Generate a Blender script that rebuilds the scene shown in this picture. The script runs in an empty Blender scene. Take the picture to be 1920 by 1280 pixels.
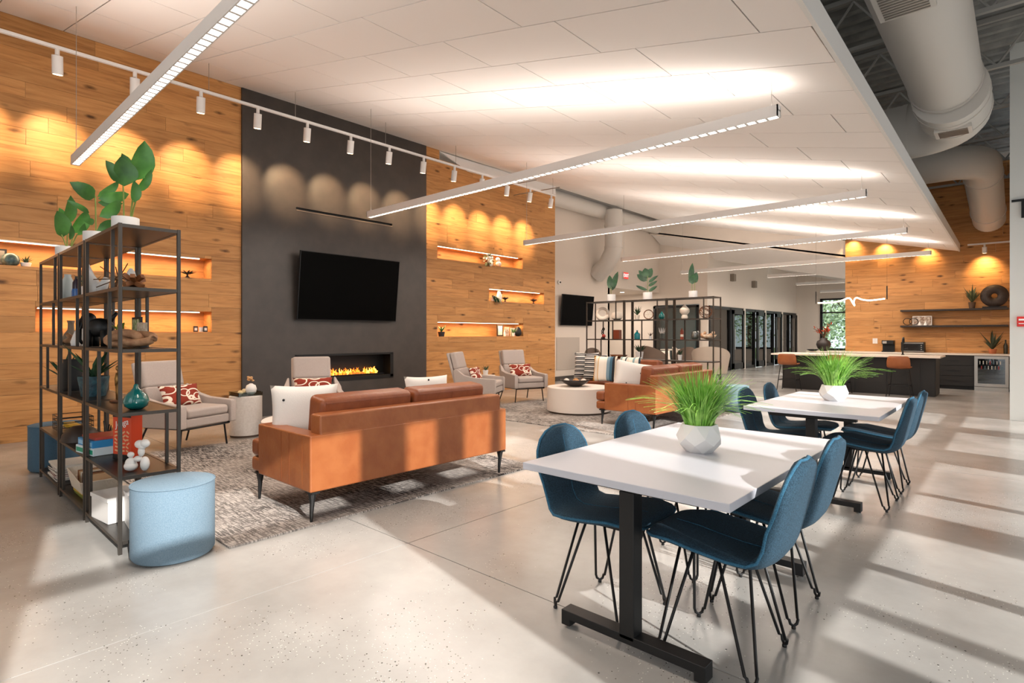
import bpy, bmesh, math, random
from mathutils import Vector, Matrix, Euler
random.seed(7)
PI = math.pi
# ------------------------------------------------------------------ camera, world, sun, exposure
S = bpy.context.scene
COL = S.collection
TH = math.atan(955/1050.)
FWD = Vector((-math.sin(TH), math.cos(TH), 0)); RGT = Vector((math.cos(TH), math.sin(TH), 0))
cd = bpy.data.cameras.new('camera'); cam = bpy.data.objects.new('camera', cd); COL.objects.link(cam)
cam.location = (0, 0, 1.3); cam.rotation_euler = (PI/2, 0, TH)
cd.sensor_width = 36; cd.lens = 36*1050/1920.; cd.shift_y = -13/1920.; cd.clip_start = .05; cd.clip_end = 300
S.camera = cam
w = bpy.data.worlds.new('world'); S.world = w; w.use_nodes = True
bg = w.node_tree.nodes['Background']; bg.inputs[0].default_value = (.91, .96, 1, 1); bg.inputs[1].default_value = 1.75
sd = bpy.data.lights.new('sun', 'SUN'); sd.energy = 6.2; sd.angle = .009; sd.color = (1, .97, .92)
sun = bpy.data.objects.new('sun', sd); COL.objects.link(sun)
SUNDIR = Vector((-.98, .2, -.457)).normalized()
sun.rotation_euler = SUNDIR.to_track_quat('-Z', 'Y').to_euler(); sun.location = (6, -1, 5)
S.view_settings.view_transform = 'Standard'; S.view_settings.look = 'None'; S.view_settings.gamma = 1
S.view_settings.use_curve_mapping = False
S.view_settings.exposure = 0.22
S.cycles.use_denoising = True; S.cycles.max_bounces = 7; S.cycles.diffuse_bounces = 4; S.cycles.glossy_bounces = 3
S.cycles.transparent_max_bounces = 8; S.cycles.sample_clamp_indirect = 6; S.cycles.caustics_reflective = False; S.cycles.caustics_refractive = False

def area(name, loc, rot, sx, sy, power, color, spread=PI):
    l = bpy.data.lights.new(name, 'AREA'); l.shape = 'RECTANGLE'; l.size = sx; l.size_y = sy; l.energy = power; l.color = color; l.spread = spread
    o = bpy.data.objects.new(name, l); COL.objects.link(o); o.location = loc; o.rotation_euler = rot; return o
def spot(name, loc, target, power, color, ang, blend=.6, r=.02):
    l = bpy.data.lights.new(name, 'SPOT'); l.energy = power; l.color = color; l.spot_size = ang; l.spot_blend = blend; l.shadow_soft_size = r
    o = bpy.data.objects.new(name, l); COL.objects.link(o); o.location = loc
    o.rotation_euler = (Vector(target)-Vector(loc)).to_track_quat('-Z', 'Y').to_euler(); return o
WARM = (1, .66, .36); SOFT = (1, .86, .74)

# ------------------------------------------------------------------ materials
def lin(h):
    h = h.lstrip('#'); r = [int(h[i:i+2], 16)/255 for i in (0, 2, 4)]
    return tuple(((x/12.92) if x <= .04045 else ((x+.055)/1.055)**2.4) for x in r)+(1,)
MATS = {}
def mat(name, col='#808080', rough=.5, metal=0, emit=None, estr=0, noise=None, bump=0, bscale=60, var=0, sheen=0, coat=0, alpha=None, spec=None):
    """noise=(scale, colour2, detail) mixes a second colour; var = per-object value variation"""
    if name in MATS: return MATS[name]
    m = bpy.data.materials.new(name); m.use_nodes = True; MATS[name] = m
    nt = m.node_tree; N = nt.nodes; L = nt.links; p = N['Principled BSDF']
    c = lin(col) if isinstance(col, str) else col
    p.inputs['Base Color'].default_value = c; p.inputs['Roughness'].default_value = rough; p.inputs['Metallic'].default_value = metal
    if spec is not None: p.inputs['Specular IOR Level'].default_value = spec
    if sheen: p.inputs['Sheen Weight'].default_value = sheen; p.inputs['Sheen Roughness'].default_value = .5
    if coat: p.inputs['Coat Weight'].default_value = coat; p.inputs['Coat Roughness'].default_value = .1
    if emit: p.inputs['Emission Color'].default_value = lin(emit) if isinstance(emit, str) else emit; p.inputs['Emission Strength'].default_value = estr
    if alpha is not None: p.inputs['Alpha'].default_value = alpha
    src = None
    if noise:
        n = N.new('ShaderNodeTexNoise'); n.inputs['Scale'].default_value = noise[0]; n.inputs['Detail'].default_value = noise[2] if len(noise) > 2 else 4
        g = N.new('ShaderNodeNewGeometry'); L.new(g.outputs['Position'], n.inputs['Vector'])
        r = N.new('ShaderNodeValToRGB'); r.color_ramp.elements[0].position = .35; r.color_ramp.elements[1].position = .65
        r.color_ramp.elements[0].color = c; r.color_ramp.elements[1].color = lin(noise[1]); L.new(n.outputs['Fac'], r.inputs[0]); src = r.outputs[0]
    if var:
        oi = N.new('ShaderNodeObjectInfo'); mr = N.new('ShaderNodeMapRange'); mr.inputs[3].default_value = 1-var; mr.inputs[4].default_value = 1+var*.6
        L.new(oi.outputs['Random'], mr.inputs[0]); h = N.new('ShaderNodeHueSaturation'); L.new(mr.outputs[0], h.inputs['Value'])
        if src: L.new(src, h.inputs['Color'])
        else: h.inputs['Color'].default_value = c
        src = h.outputs[0]
    if src: L.new(src, p.inputs['Base Color'])
    if bump:
        n2 = N.new('ShaderNodeTexNoise'); n2.inputs['Scale'].default_value = bscale; n2.inputs['Detail'].default_value = 3
        g2 = N.new('ShaderNodeNewGeometry'); L.new(g2.outputs['Position'], n2.inputs['Vector'])
        b = N.new('ShaderNodeBump'); b.inputs['Strength'].default_value = bump; b.inputs['Distance'].default_value = .01
        L.new(n2.outputs['Fac'], b.inputs['Height']); L.new(b.outputs[0], p.inputs['Normal'])
    return m

def wood_mat(name, axis):
    m = bpy.data.materials.new(name); m.use_nodes = True; MATS[name] = m
    nt = m.node_tree; N = nt.nodes; L = nt.links; p = N['Principled BSDF']; p.inputs['Roughness'].default_value = .5
    p.inputs['Specular IOR Level'].default_value = .3
    g = N.new('ShaderNodeNewGeometry'); oi = N.new('ShaderNodeObjectInfo')
    ad = N.new('ShaderNodeVectorMath'); ad.operation = 'ADD'
    sc = N.new('ShaderNodeVectorMath'); sc.operation = 'SCALE'; sc.inputs[0].default_value = (17, 23, 5) ; L.new(oi.outputs['Random'], sc.inputs['Scale'])
    L.new(g.outputs['Position'], ad.inputs[0]); L.new(sc.outputs[0], ad.inputs[1])
    def mapped(s):
        mp = N.new('ShaderNodeMapping'); mp.inputs['Scale'].default_value = s; L.new(ad.outputs[0], mp.inputs['Vector']); return mp.outputs[0]
    s1 = (3, .8, 9) if axis == 'Y' else (.8, 3, 9)
    n = N.new('ShaderNodeTexNoise'); n.inputs['Scale'].default_value = 1.6; n.inputs['Detail'].default_value = 7; n.inputs['Roughness'].default_value = .6; n.inputs['Distortion'].default_value = 1.2
    L.new(mapped(s1), n.inputs['Vector'])
    r = N.new('ShaderNodeValToRGB'); e = r.color_ramp.elements
    e[0].position = .28; e[0].color = lin('#a06f43'); e[1].position = .7; e[1].color = lin('#cf9a62')
    e2 = e.new(.48); e2.color = lin('#c08a53')
    L.new(n.outputs['Fac'], r.inputs[0])
    # knots
    s2 = (1.5, 2.2, 6) if axis == 'Y' else (2.2, 1.5, 6)
    v = N.new('ShaderNodeTexVoronoi'); v.inputs['Scale'].default_value = .9; v.inputs['Randomness'].default_value = 1; L.new(mapped(s2), v.inputs['Vector'])
    wn = N.new('ShaderNodeMath'); wn.operation = 'ADD'; n3 = N.new('ShaderNodeTexNoise'); n3.inputs['Scale'].default_value = 9; L.new(mapped((1, 1, 2)), n3.inputs['Vector'])
    mm = N.new('ShaderNodeMath'); mm.operation = 'MULTIPLY'; mm.inputs[1].default_value = .16; L.new(n3.outputs['Fac'], mm.inputs[0])
    L.new(v.outputs['Distance'], wn.inputs[0]); L.new(mm.outputs[0], wn.inputs[1])
    kr = N.new('ShaderNodeValToRGB'); kr.color_ramp.elements[0].position = .12; kr.color_ramp.elements[0].color = lin('#40240f'); kr.color_ramp.elements[1].position = .26; kr.color_ramp.elements[1].color = (1, 1, 1, 1)
    L.new(wn.outputs[0], kr.inputs[0])
    mx = N.new('ShaderNodeMix'); mx.data_type = 'RGBA'; mx.blend_type = 'MULTIPLY'; mx.inputs[0].default_value = .85
    L.new(r.outputs[0], mx.inputs[6]); L.new(kr.outputs[0], mx.inputs[7])
    mr = N.new('ShaderNodeMapRange'); mr.inputs[3].default_value = .84; mr.inputs[4].default_value = 1.1; L.new(oi.outputs['Random'], mr.inputs[0])
    h = N.new('ShaderNodeHueSaturation'); L.new(mr.outputs[0], h.inputs['Value']); L.new(mx.outputs[2], h.inputs['Color']); L.new(h.outputs[0], p.inputs['Base Color'])
    b = N.new('ShaderNodeBump'); b.inputs['Strength'].default_value = .15; b.inputs['Distance'].default_value = .004; L.new(n.outputs['Fac'], b.inputs['Height']); L.new(b.outputs[0], p.inputs['Normal'])
    return m
WOOD = wood_mat('oak_along_wall', 'Y'); WOODX = wood_mat('oak_kitchen', 'X')

def floor_mat():
    m = bpy.data.materials.new('polished_concrete'); m.use_nodes = True
    nt = m.node_tree; N = nt.nodes; L = nt.links; p = N['Principled BSDF']
    g = N.new('ShaderNodeNewGeometry')
    n = N.new('ShaderNodeTexNoise'); n.inputs['Scale'].default_value = .9; n.inputs['Detail'].default_value = 8; n.inputs['Roughness'].default_value = .62; L.new(g.outputs['Position'], n.inputs['Vector'])
    r = N.new('ShaderNodeValToRGB'); r.color_ramp.elements[0].position = .3; r.color_ramp.elements[0].color = lin('#93908c'); r.color_ramp.elements[1].position = .7; r.color_ramp.elements[1].color = lin('#b3b1ad'); L.new(n.outputs['Fac'], r.inputs[0])
    out = r.outputs[0]
    nm = N.new('ShaderNodeTexNoise'); nm.inputs['Scale'].default_value = 1.3; nm.inputs['Detail'].default_value = 3; L.new(g.outputs['Position'], nm.inputs['Vector'])
    for sc, th, colr, seed in ((60, .17, '#5d5751', 0), (80, .18, '#dedad2', 3.3), (30, .11, '#37322e', 9.1)):
        v = N.new('ShaderNodeTexVoronoi'); v.inputs['Scale'].default_value = sc
        mp = N.new('ShaderNodeMapping'); mp.inputs['Location'].default_value = (seed, seed, 0); L.new(g.outputs['Position'], mp.inputs['Vector']); L.new(mp.outputs[0], v.inputs['Vector'])
        lt = N.new('ShaderNodeMath'); lt.operation = 'LESS_THAN'; lt.inputs[1].default_value = th; L.new(v.outputs['Distance'], lt.inputs[0])
        se = N.new('ShaderNodeSeparateColor'); L.new(v.outputs['Color'], se.inputs[0])
        gt = N.new('ShaderNodeMath'); gt.operation = 'GREATER_THAN'; L.new(se.outputs[0], gt.inputs[0])
        iv = N.new('ShaderNodeMapRange'); iv.inputs[1].default_value = .46; iv.inputs[2].default_value = .72; iv.inputs[3].default_value = 1.05; iv.inputs[4].default_value = .35; L.new(nm.outputs['Fac'], iv.inputs[0]); L.new(iv.outputs[0], gt.inputs[1])
        mu = N.new('ShaderNodeMath'); mu.operation = 'MULTIPLY'; L.new(lt.outputs[0], mu.inputs[0]); L.new(gt.outputs[0], mu.inputs[1])
        mx = N.new('ShaderNodeMix'); mx.data_type = 'RGBA'; L.new(mu.outputs[0], mx.inputs[0]); L.new(out, mx.inputs[6]); mx.inputs[7].default_value = lin(colr); out = mx.outputs[2]
    L.new(out, p.inputs['Base Color'])
    rr = N.new('ShaderNodeMapRange'); rr.inputs[3].default_value = .16; rr.inputs[4].default_value = .32; L.new(n.outputs['Fac'], rr.inputs[0]); L.new(rr.outputs[0], p.inputs['Roughness'])
    p.inputs['Specular IOR Level'].default_value = .55
    return m
FLOOR = floor_mat()

def rug_mat():
    m = bpy.data.materials.new('rug_weave'); m.use_nodes = True
    nt = m.node_tree; N = nt.nodes; L = nt.links; p = N['Principled BSDF']; p.inputs['Roughness'].default_value = .95
    g = N.new('ShaderNodeNewGeometry'); outs = []
    for s, th in (((9, 80, 1), .50), ((75, 11, 1), .55)):
        mp = N.new('ShaderNodeMapping'); mp.inputs['Scale'].default_value = s; L.new(g.outputs['Position'], mp.inputs['Vector'])
        n = N.new('ShaderNodeTexNoise'); n.inputs['Scale'].default_value = 1; n.inputs['Detail'].default_value = 2; L.new(mp.outputs[0], n.inputs['Vector'])
        r = N.new('ShaderNodeMapRange'); r.inputs[1].default_value = th-.04; r.inputs[2].default_value = th+.05; L.new(n.outputs['Fac'], r.inputs[0]); outs.append(r.outputs[0])
    big = N.new('ShaderNodeTexNoise'); big.inputs['Scale'].default_value = 1.6; big.inputs['Detail'].default_value = 3; L.new(g.outputs['Position'], big.inputs['Vector'])
    mxm = N.new('ShaderNodeMath'); mxm.operation = 'MAXIMUM'; L.new(outs[0], mxm.inputs[0]); L.new(outs[1], mxm.inputs[1])
    bm_ = N.new('ShaderNodeMapRange'); bm_.inputs[1].default_value = .38; bm_.inputs[2].default_value = .62; bm_.inputs[3].default_value = .45; bm_.inputs[4].default_value = 1; L.new(big.outputs['Fac'], bm_.inputs[0])
    mu = N.new('ShaderNodeMath'); mu.operation = 'MULTIPLY'; L.new(mxm.outputs[0], mu.inputs[0]); L.new(bm_.outputs[0], mu.inputs[1])
    mx = N.new('ShaderNodeMix'); mx.data_type = 'RGBA'; L.new(mu.outputs[0], mx.inputs[0]); mx.inputs[6].default_value = lin('#b5ada6'); mx.inputs[7].default_value = lin('#2c2726')
    L.new(mx.outputs[2], p.inputs['Base Color'])
    b = N.new('ShaderNodeBump'); b.inputs['Strength'].default_value = .5; b.inputs['Distance'].default_value = .006; L.new(mu.outputs[0], b.inputs['Height']); L.new(b.outputs[0], p.inputs['Normal'])
    return m
RUG = rug_mat()

def loops_mat():
    """rust cushion with cream interlaced loops"""
    m = bpy.data.materials.new('rust_loops'); m.use_nodes = True
    nt = m.node_tree; N = nt.nodes; L = nt.links; p = N['Principled BSDF']; p.inputs['Roughness'].default_value = .9
    t = N.new('ShaderNodeTexCoord'); masks = []
    for off, sc in (((0, 0, 0), 1), ((.37, .21, 0), 1.25), ((.71, .13, .2), .85)):
        mp = N.new('ShaderNodeMapping'); mp.inputs['Location'].default_value = off; mp.inputs['Scale'].default_value = (sc*1.0, sc*1.5, 0); L.new(t.outputs['Object'], mp.inputs['Vector'])
        v = N.new('ShaderNodeTexVoronoi'); v.inputs['Scale'].default_value = 4.6; v.inputs['Randomness'].default_value = .8; L.new(mp.outputs[0], v.inputs['Vector'])
        s = N.new('ShaderNodeMath'); s.operation = 'SUBTRACT'; s.inputs[1].default_value = .42; L.new(v.outputs['Distance'], s.inputs[0])
        a = N.new('ShaderNodeMath'); a.operation = 'ABSOLUTE'; L.new(s.outputs[0], a.inputs[0])
        l = N.new('ShaderNodeMath'); l.operation = 'LESS_THAN'; l.inputs[1].default_value = .036; L.new(a.outputs[0], l.inputs[0]); masks.append(l.outputs[0])
    o = masks[0]
    for k in masks[1:]:
        q = N.new('ShaderNodeMath'); q.operation = 'MAXIMUM'; L.new(o, q.inputs[0]); L.new(k, q.inputs[1]); o = q.outputs[0]
    mx = N.new('ShaderNodeMix'); mx.data_type = 'RGBA'; L.new(o, mx.inputs[0]); mx.inputs[6].default_value = lin('#8a2f1c'); mx.inputs[7].default_value = lin('#efe2d0')
    L.new(mx.outputs[2], p.inputs['Base Color']); return m

def stripe_mat(name, cols, scale, axis=1, rough=.9):
    m = bpy.data.materials.new(name); m.use_nodes = True
    nt = m.node_tree; N = nt.nodes; L = nt.links; p = N['Principled BSDF']; p.inputs['Roughness'].default_value = rough
    t = N.new('ShaderNodeTexCoord'); sp = N.new('ShaderNodeSeparateXYZ'); L.new(t.outputs['Object'], sp.inputs[0])
    mu = N.new('ShaderNodeMath'); mu.operation = 'MULTIPLY'; mu.inputs[1].default_value = scale; L.new(sp.outputs[axis], mu.inputs[0])
    fr = N.new('ShaderNodeMath'); fr.operation = 'FRACT'; L.new(mu.outputs[0], fr.inputs[0])
    r = N.new('ShaderNodeValToRGB'); r.color_ramp.interpolation = 'CONSTANT'; e = r.color_ramp.elements
    e[0].position = 0; e[0].color = lin(cols[0][1]); e[1].position = cols[1][0]; e[1].color = lin(cols[1][1])
    for ps, cc in cols[2:]: k = e.new(ps); k.color = lin(cc)
    L.new(fr.outputs[0], r.inputs[0]); L.new(r.outputs[0], p.inputs['Base Color']); return m

def glass_mat(name, tint='#8a989a', mixf=.25, rough=.02):
    m = bpy.data.materials.new(name); m.use_nodes = True
    nt = m.node_tree; N = nt.nodes; L = nt.links; N.remove(N['Principled BSDF']); o = N['Material Output']
    tr = N.new('ShaderNodeBsdfTransparent'); tr.inputs[0].default_value = lin(tint); gl = N.new('ShaderNodeBsdfGlossy'); gl.inputs['Roughness'].default_value = rough
    fr = N.new('ShaderNodeFresnel'); fr.inputs[0].default_value = 1.5; ad = N.new('ShaderNodeMath'); ad.inputs[1].default_value = mixf; L.new(fr.outputs[0], ad.inputs[0])
    mx = N.new('ShaderNodeMixShader'); L.new(ad.outputs[0], mx.inputs[0]); L.new(tr.outputs[0], mx.inputs[1]); L.new(gl.outputs[0], mx.inputs[2]); L.new(mx.outputs[0], o.inputs[0])
    return m

WALLW = mat('painted_wall', '#e3d8cc', .7)
CEIL = mat('ceiling_panel', '#f0ebe7', .8, var=.02)
FASCIA = mat('fascia_white', '#dcd8d3', .6)
BLACKW = mat('charcoal_panel', '#3f3a37', .42, noise=(5, '#46403c', 5))
BLACK = mat('black_metal', '#1a1a1b', .45, metal=.3)
SHELFM = mat('gunmetal', '#48433e', .42, metal=.65)
SHELFB = mat('gunmetal_board', '#231f1c', .4, metal=.4)
TVB = mat('tv_screen', '#010101', .5, spec=.05)
DARK = mat('dark_recess', '#0b0a0a', .5)
WHITE = mat('white_ceramic', '#e6e3df', .35)
MATW = mat('matte_white', '#e0ddda', .7)
TABLEW = mat('table_white', '#b9bac2', .4)
BLUE = mat('blue_tweed', '#16303f', .95, noise=(180, '#2c4a5d', 3), bump=.4, bscale=300)
BLUEP = mat('blue_piping', '#1b475f', .9, noise=(300, '#356b88', 2))
OTT = mat('ottoman_blue', '#647c8d', .95, noise=(220, '#768b9a', 3), bump=.3, bscale=260)
OTT_SHADED = mat('ottoman_blue_shaded', '#3f5b70', .95, noise=(220, '#4a6a80', 3), bump=.3, bscale=260)  # darker copy of the ottoman blue, shade painted into the colour
LEATH = mat('cognac_leather', '#8a4b24', .38, noise=(7, '#96582f', 6), bump=.18, bscale=30)
LEATHD = mat('cognac_cushion', '#7b3f20', .4, noise=(9, '#884b29', 6), bump=.3, bscale=22)
GREYF = mat('grey_fabric', '#a89c95', .95, noise=(250, '#b8ada6', 2), bump=.25, bscale=320)
CREAM = mat('cream_fabric', '#ddd8d2', .95, bump=.25, bscale=200)
RUST = loops_mat()
LEAF = mat('leaf_green', '#2f5f24', .35, noise=(9, '#4a8036', 4), var=.3)
LEAFD = mat('leaf_dark', '#24402a', .5, noise=(14, '#355a38', 3), var=.2)
GRASS = mat('grass_blade', '#6aa836', .45, noise=(22, '#a3d264', 3))
STEM = mat('stem', '#6b7a34', .6); BARK = mat('bark', '#5d4428', .8)
TEAL = mat('teal_glaze', '#0e5f5e', .12, coat=.6, noise=(12, '#14706c', 3))
PLASTER = mat('plaster_drum', '#cfc8c2', .8, noise=(40, '#d8d2cc', 4), bump=.15, bscale=60)
STEEL = mat('stainless', '#a7a39d', .3, metal=.9)
BROWNC = mat('brown_wood_decor', '#6d3d1c', .5, noise=(20, '#80502a', 4))
DRIFT = mat('driftwood', '#94694a', .7, noise=(25, '#b08763', 4), bump=.3, bscale=50)
DUCTM = mat('duct_paint', '#d2cdc6', .5)
DECKM = mat('deck_paint', '#8f9190', .7, noise=(6, '#a3a5a3', 5))
STONE = mat('counter_quartz', '#e6dccf', .3)
CABD = mat('cabinet_charcoal', '#181615', .5)
GOLD = mat('gold_figure', '#9a7440', .35, metal=.7)
LED = mat('led_strip', '#ffffff', .5, emit='#ffd9ae', estr=5)
DIFF = mat('light_diffuser', '#ffffff', .5, emit='#fff3e6', estr=7)
NEON = mat('neon_tube', '#ffffff', .5, emit='#ffe0bd', estr=7)
LENS = mat('lamp_lens', '#ffffff', .5, emit='#ffcf95', estr=12)
FLAME = mat('flame', '#ff8a20', .6, emit='#ff7a1e', estr=2.2)
FLAMEY = mat('flame_core', '#ffd070', .6, emit='#ffb84a', estr=2.6)
GLASS = glass_mat('clear_glass', '#e6eeee', .02)
TINT = glass_mat('office_glass', '#a5b1b0', .06)

# ------------------------------------------------------------------ mesh builder
class M:
    def __init__(s): s.v = []; s.f = []
    def add(s, vs, fs):
        b = len(s.v); s.v += [tuple(v) for v in vs]; s.f += [tuple(b+i for i in f) for f in fs]; return s
    def box(s, x0, x1, y0, y1, z0, z1):
        return s.add([(x0, y0, z0), (x1, y0, z0), (x1, y1, z0), (x0, y1, z0), (x0, y0, z1), (x1, y0, z1), (x1, y1, z1), (x0, y1, z1)],
                     [(0, 3, 2, 1), (4, 5, 6, 7), (0, 1, 5, 4), (1, 2, 6, 5), (2, 3, 7, 6), (3, 0, 4, 7)])
    def obox(s, c, size, rot=(0, 0, 0)):
        mt = Matrix.Translation(c) @ Euler(rot).to_matrix().to_4x4(); a, b, d = [q/2 for q in size]
        vs = [mt @ Vector(p) for p in ((-a, -b, -d), (a, -b, -d), (a, b, -d), (-a, b, -d), (-a, -b, d), (a, -b, d), (a, b, d), (-a, b, d))]
        return s.add(vs, [(0, 3, 2, 1), (4, 5, 6, 7), (0, 1, 5, 4), (1, 2, 6, 5), (2, 3, 7, 6), (3, 0, 4, 7)])
    def tube(s, pts, r, n=8, closed=False, cap=True):
        pts = [Vector(p) for p in pts]; k = len(pts); rs = r if isinstance(r, (list, tuple)) else [r]*k
        vs = []; up = Vector((0, 0, 1)); nrm = None
        for i, p in enumerate(pts):
            if closed: t = (pts[(i+1) % k]-pts[i-1])
            else: t = pts[min(i+1, k-1)]-pts[max(i-1, 0)]
            t = t.normalized() if t.length > 1e-9 else Vector((0, 0, 1))
            if nrm is None: nrm = t.orthogonal().normalized()
            else:
                nrm = nrm-t*nrm.dot(t); nrm = nrm.normalized() if nrm.length > 1e-6 else t.orthogonal().normalized()
            bn = t.cross(nrm)
            vs += [p+(nrm*math.cos(2*PI*j/n)+bn*math.sin(2*PI*j/n))*rs[i] for j in range(n)]
        fs = [(i*n+j, i*n+(j+1) % n, ((i+1) % k)*n+(j+1) % n, ((i+1) % k)*n+j) for i in range(k if closed else k-1) for j in range(n)]
        if cap and not closed: fs += [tuple(range(n-1, -1, -1)), tuple((k-1)*n+j for j in range(n))]
        return s.add(vs, fs)
    def lathe(s, prof, n=24, c=(0, 0, 0), sx=1, sy=1, cap=True, off=0):
        vs = []; k = len(prof)
        for r, z in prof: vs += [(c[0]+sx*r*math.cos(2*PI*j/n+off), c[1]+sy*r*math.sin(2*PI*j/n+off), c[2]+z) for j in range(n)]
        fs = [(i*n+j, i*n+(j+1) % n, (i+1)*n+(j+1) % n, (i+1)*n+j) for i in range(k-1) for j in range(n)]
        if cap: fs += [tuple(range(n-1, -1, -1)), tuple((k-1)*n+j for j in range(n))]
        return s.add(vs, fs)
    def ball(s, c, rx, ry=None, rz=None, n=16, m=10):
        ry = ry or rx; rz = rz or rx
        return s.lathe([(max(1e-4, math.sin(PI*i/m)), 0) for i in range(m+1)], n, (0, 0, 0)) if False else s.add(
            [(c[0]+rx*math.sin(PI*i/m)*math.cos(2*PI*j/n), c[1]+ry*math.sin(PI*i/m)*math.sin(2*PI*j/n), c[2]-rz*math.cos(PI*i/m)) for i in range(1, m) for j in range(n)]+[(c[0], c[1], c[2]-rz), (c[0], c[1], c[2]+rz)],
            [(i*n+j, i*n+(j+1) % n, (i+1)*n+(j+1) % n, (i+1)*n+j) for i in range(m-2) for j in range(n)]+[((m-1)*n, (j+1) % n, j) for j in range(n)]+[((m-1)*n+1, (m-2)*n+j, (m-2)*n+(j+1) % n) for j in range(n)])
    def prism(s, poly, axis, a, b):
        """poly of 2D points in the plane of the two other axes (x: y,z | y: x,z | z: x,y)"""
        n = len(poly)
        def P(p, t): return (t, p[0], p[1]) if axis == 'x' else ((p[0], t, p[1]) if axis == 'y' else (p[0], p[1], t))
        vs = [P(p, a) for p in poly]+[P(p, b) for p in poly]
        return s.add(vs, [tuple(range(n)), tuple(range(2*n-1, n-1, -1))]+[(i, i+n, (i+1) % n+n, (i+1) % n) for i in range(n)])
    def quad(s, a, b, c, d): return s.add([a, b, c, d], [(0, 1, 2, 3)])
    def build(s, name, m, parent=None, smooth=False, bevel=0, seg=2, loc=None, rot=None, auto=False, sub=0):
        me = bpy.data.meshes.new(name); me.from_pydata(s.v, [], s.f); me.materials.append(m)
        bm = bmesh.new(); bm.from_mesh(me); bmesh.ops.recalc_face_normals(bm, faces=bm.faces); bm.to_mesh(me); bm.free()
        if smooth or bevel: me.polygons.foreach_set('use_smooth', [True]*len(me.polygons))
        o = bpy.data.objects.new(name, me); COL.objects.link(o)
        if parent: o.parent = parent
        if loc: o.location = loc
        if rot: o.rotation_euler = rot
        if auto:
            try: me.set_sharp_from_angle(angle=math.radians(40))
            except Exception: pass
        if sub:
            d = o.modifiers.new('sub', 'SUBSURF'); d.levels = sub; d.render_levels = sub
        if bevel:
            d = o.modifiers.new('bevel', 'BEVEL'); d.width = bevel; d.segments = seg; d.limit_method = 'ANGLE'; d.angle_limit = .6; d.harden_normals = True
        return o
def tag(o, label, cat, group=None, kind=None):
    o['label'] = label; o['category'] = cat
    if group: o['group'] = group
    if kind: o['kind'] = kind
    return o
def thing(name, label, cat, loc=(0, 0, 0), rz=0, group=None):
    o = bpy.data.objects.new(name, None); COL.objects.link(o); o.location = loc; o.rotation_euler = (0, 0, rz); o.empty_display_size = .1
    return tag(o, label, cat, group)
def one(m, name, ma, label, cat, loc=(0, 0, 0), rz=0, group=None, **k):
    o = m.build(name, ma, None, loc=loc, rot=(0, 0, rz), **k); return tag(o, label, cat, group)
def struct(o): o['kind'] = 'structure'; return o
def node(name, loc=(0, 0, 0)):
    o = bpy.data.objects.new(name, None); COL.objects.link(o); o.location = loc; o['kind'] = 'structure'; return o
def dup(root, loc, rz, label, group=None):
    r = root.copy(); COL.objects.link(r); r.location = loc; r.rotation_euler = (0, 0, rz); r['label'] = label
    if group: r['group'] = group
    for ch in list(root.children):
        c = ch.copy(); COL.objects.link(c); c.parent = r
        for g in ch.children: d = g.copy(); COL.objects.link(d); d.parent = c
    return r
def bez(p0, p1, p2, n=8): return [((1-t)**2)*Vector(p0)+2*t*(1-t)*Vector(p1)+t*t*Vector(p2) for t in [i/n for i in range(n+1)]]

# ================================================================== STRUCTURE
XW = -8.955   # face of the left wood wall
YK = 17.6     # face of the kitchen wood wall
# floor slabs with saw-cut joints
fl = struct(M().box(-14, 9, -6, 31, -.12, -.02).build('floor', mat('joint_dark', '#5c544c', .8)))
xs = [-14, -7.45, -2.83, 1.79, 9]; ys = [-6, -2.45, 2.146, 6.74, 11.34, 15.9, 20.5, 25.1, 31]; g = .003
for i in range(len(xs)-1):
    for j in range(len(ys)-1):
        M().box(xs[i]+g, xs[i+1]-g, ys[j]+g, ys[j+1]-g, -.02, 0).build('concrete_slab', FLOOR, fl)

# planks on a wall with holes
def planks(parent, a0, a1, z0, z1, holes, put, ph=.19, lmin=1.1, lmax=2.3, seed=1):
    rnd = random.Random(seed); k = 0; z = z0
    while z < z1-.01:
        zt = min(z+ph, z1); a = a0-rnd.uniform(0, lmax*.8)
        while a < a1:
            b = a+rnd.uniform(lmin, lmax); lo, hi = max(a, a0), min(b, a1)
            if a1-hi < .35: hi = a1; b = a1+.01
            if hi-lo > .03:
                rects = [(lo, hi, z, zt)]
                for (h0, h1, hz0, hz1) in holes:
                    nr = []
                    for (p, q, r, s_) in rects:
                        if q <= h0 or p >= h1 or s_ <= hz0 or r >= hz1: nr.append((p, q, r, s_)); continue
                        if p < h0: nr.append((p, h0, r, s_))
                        if q > h1: nr.append((h1, q, r, s_))
                        m0, m1 = max(p, h0), min(q, h1)
                        if r < hz0: nr.append((m0, m1, r, hz0))
                        if s_ > hz1: nr.append((m0, m1, hz1, s_))
                    rects = nr
                for (p, q, r, s_) in rects:
                    if q-p > .02 and s_-r > .012: put(p, q, r, s_, rnd.uniform(0, .003)); k += 1
            a = b
        z = zt
    return k
wl = node('wall_left')
# backing behind planks and niches
NICH = [(-1.2, 3.17, 2.13, 2.43), (1.15, 3.17, 1.34, 1.64), (7.55, 10.23, 2.89, 3.15), (9.07, 11.05, 2.07, 2.35), (7.55, 10.25, 1.26, 1.57)]
def put_left(p, q, r, s_, j): M().box(XW-.03, XW+j, p+.0012, q-.0012, r+.0012, s_-.0012).build('plank', WOOD, wl)
n1 = planks(wl, -1.4, 3.60, 0, 5.25, NICH, put_left, seed=3)
n2 = planks(wl, 7.225, 11.505, 0, 4.95, NICH, put_left, seed=5)
planks(wl, 7.225, 7.60, 4.95, 5.25, [], put_left, seed=6)
bk = M()
bk.box(XW-.7, XW-.4, -1.4, 11.5, 0, 5.3)
bk.build('backing', WALLW, wl)
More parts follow.
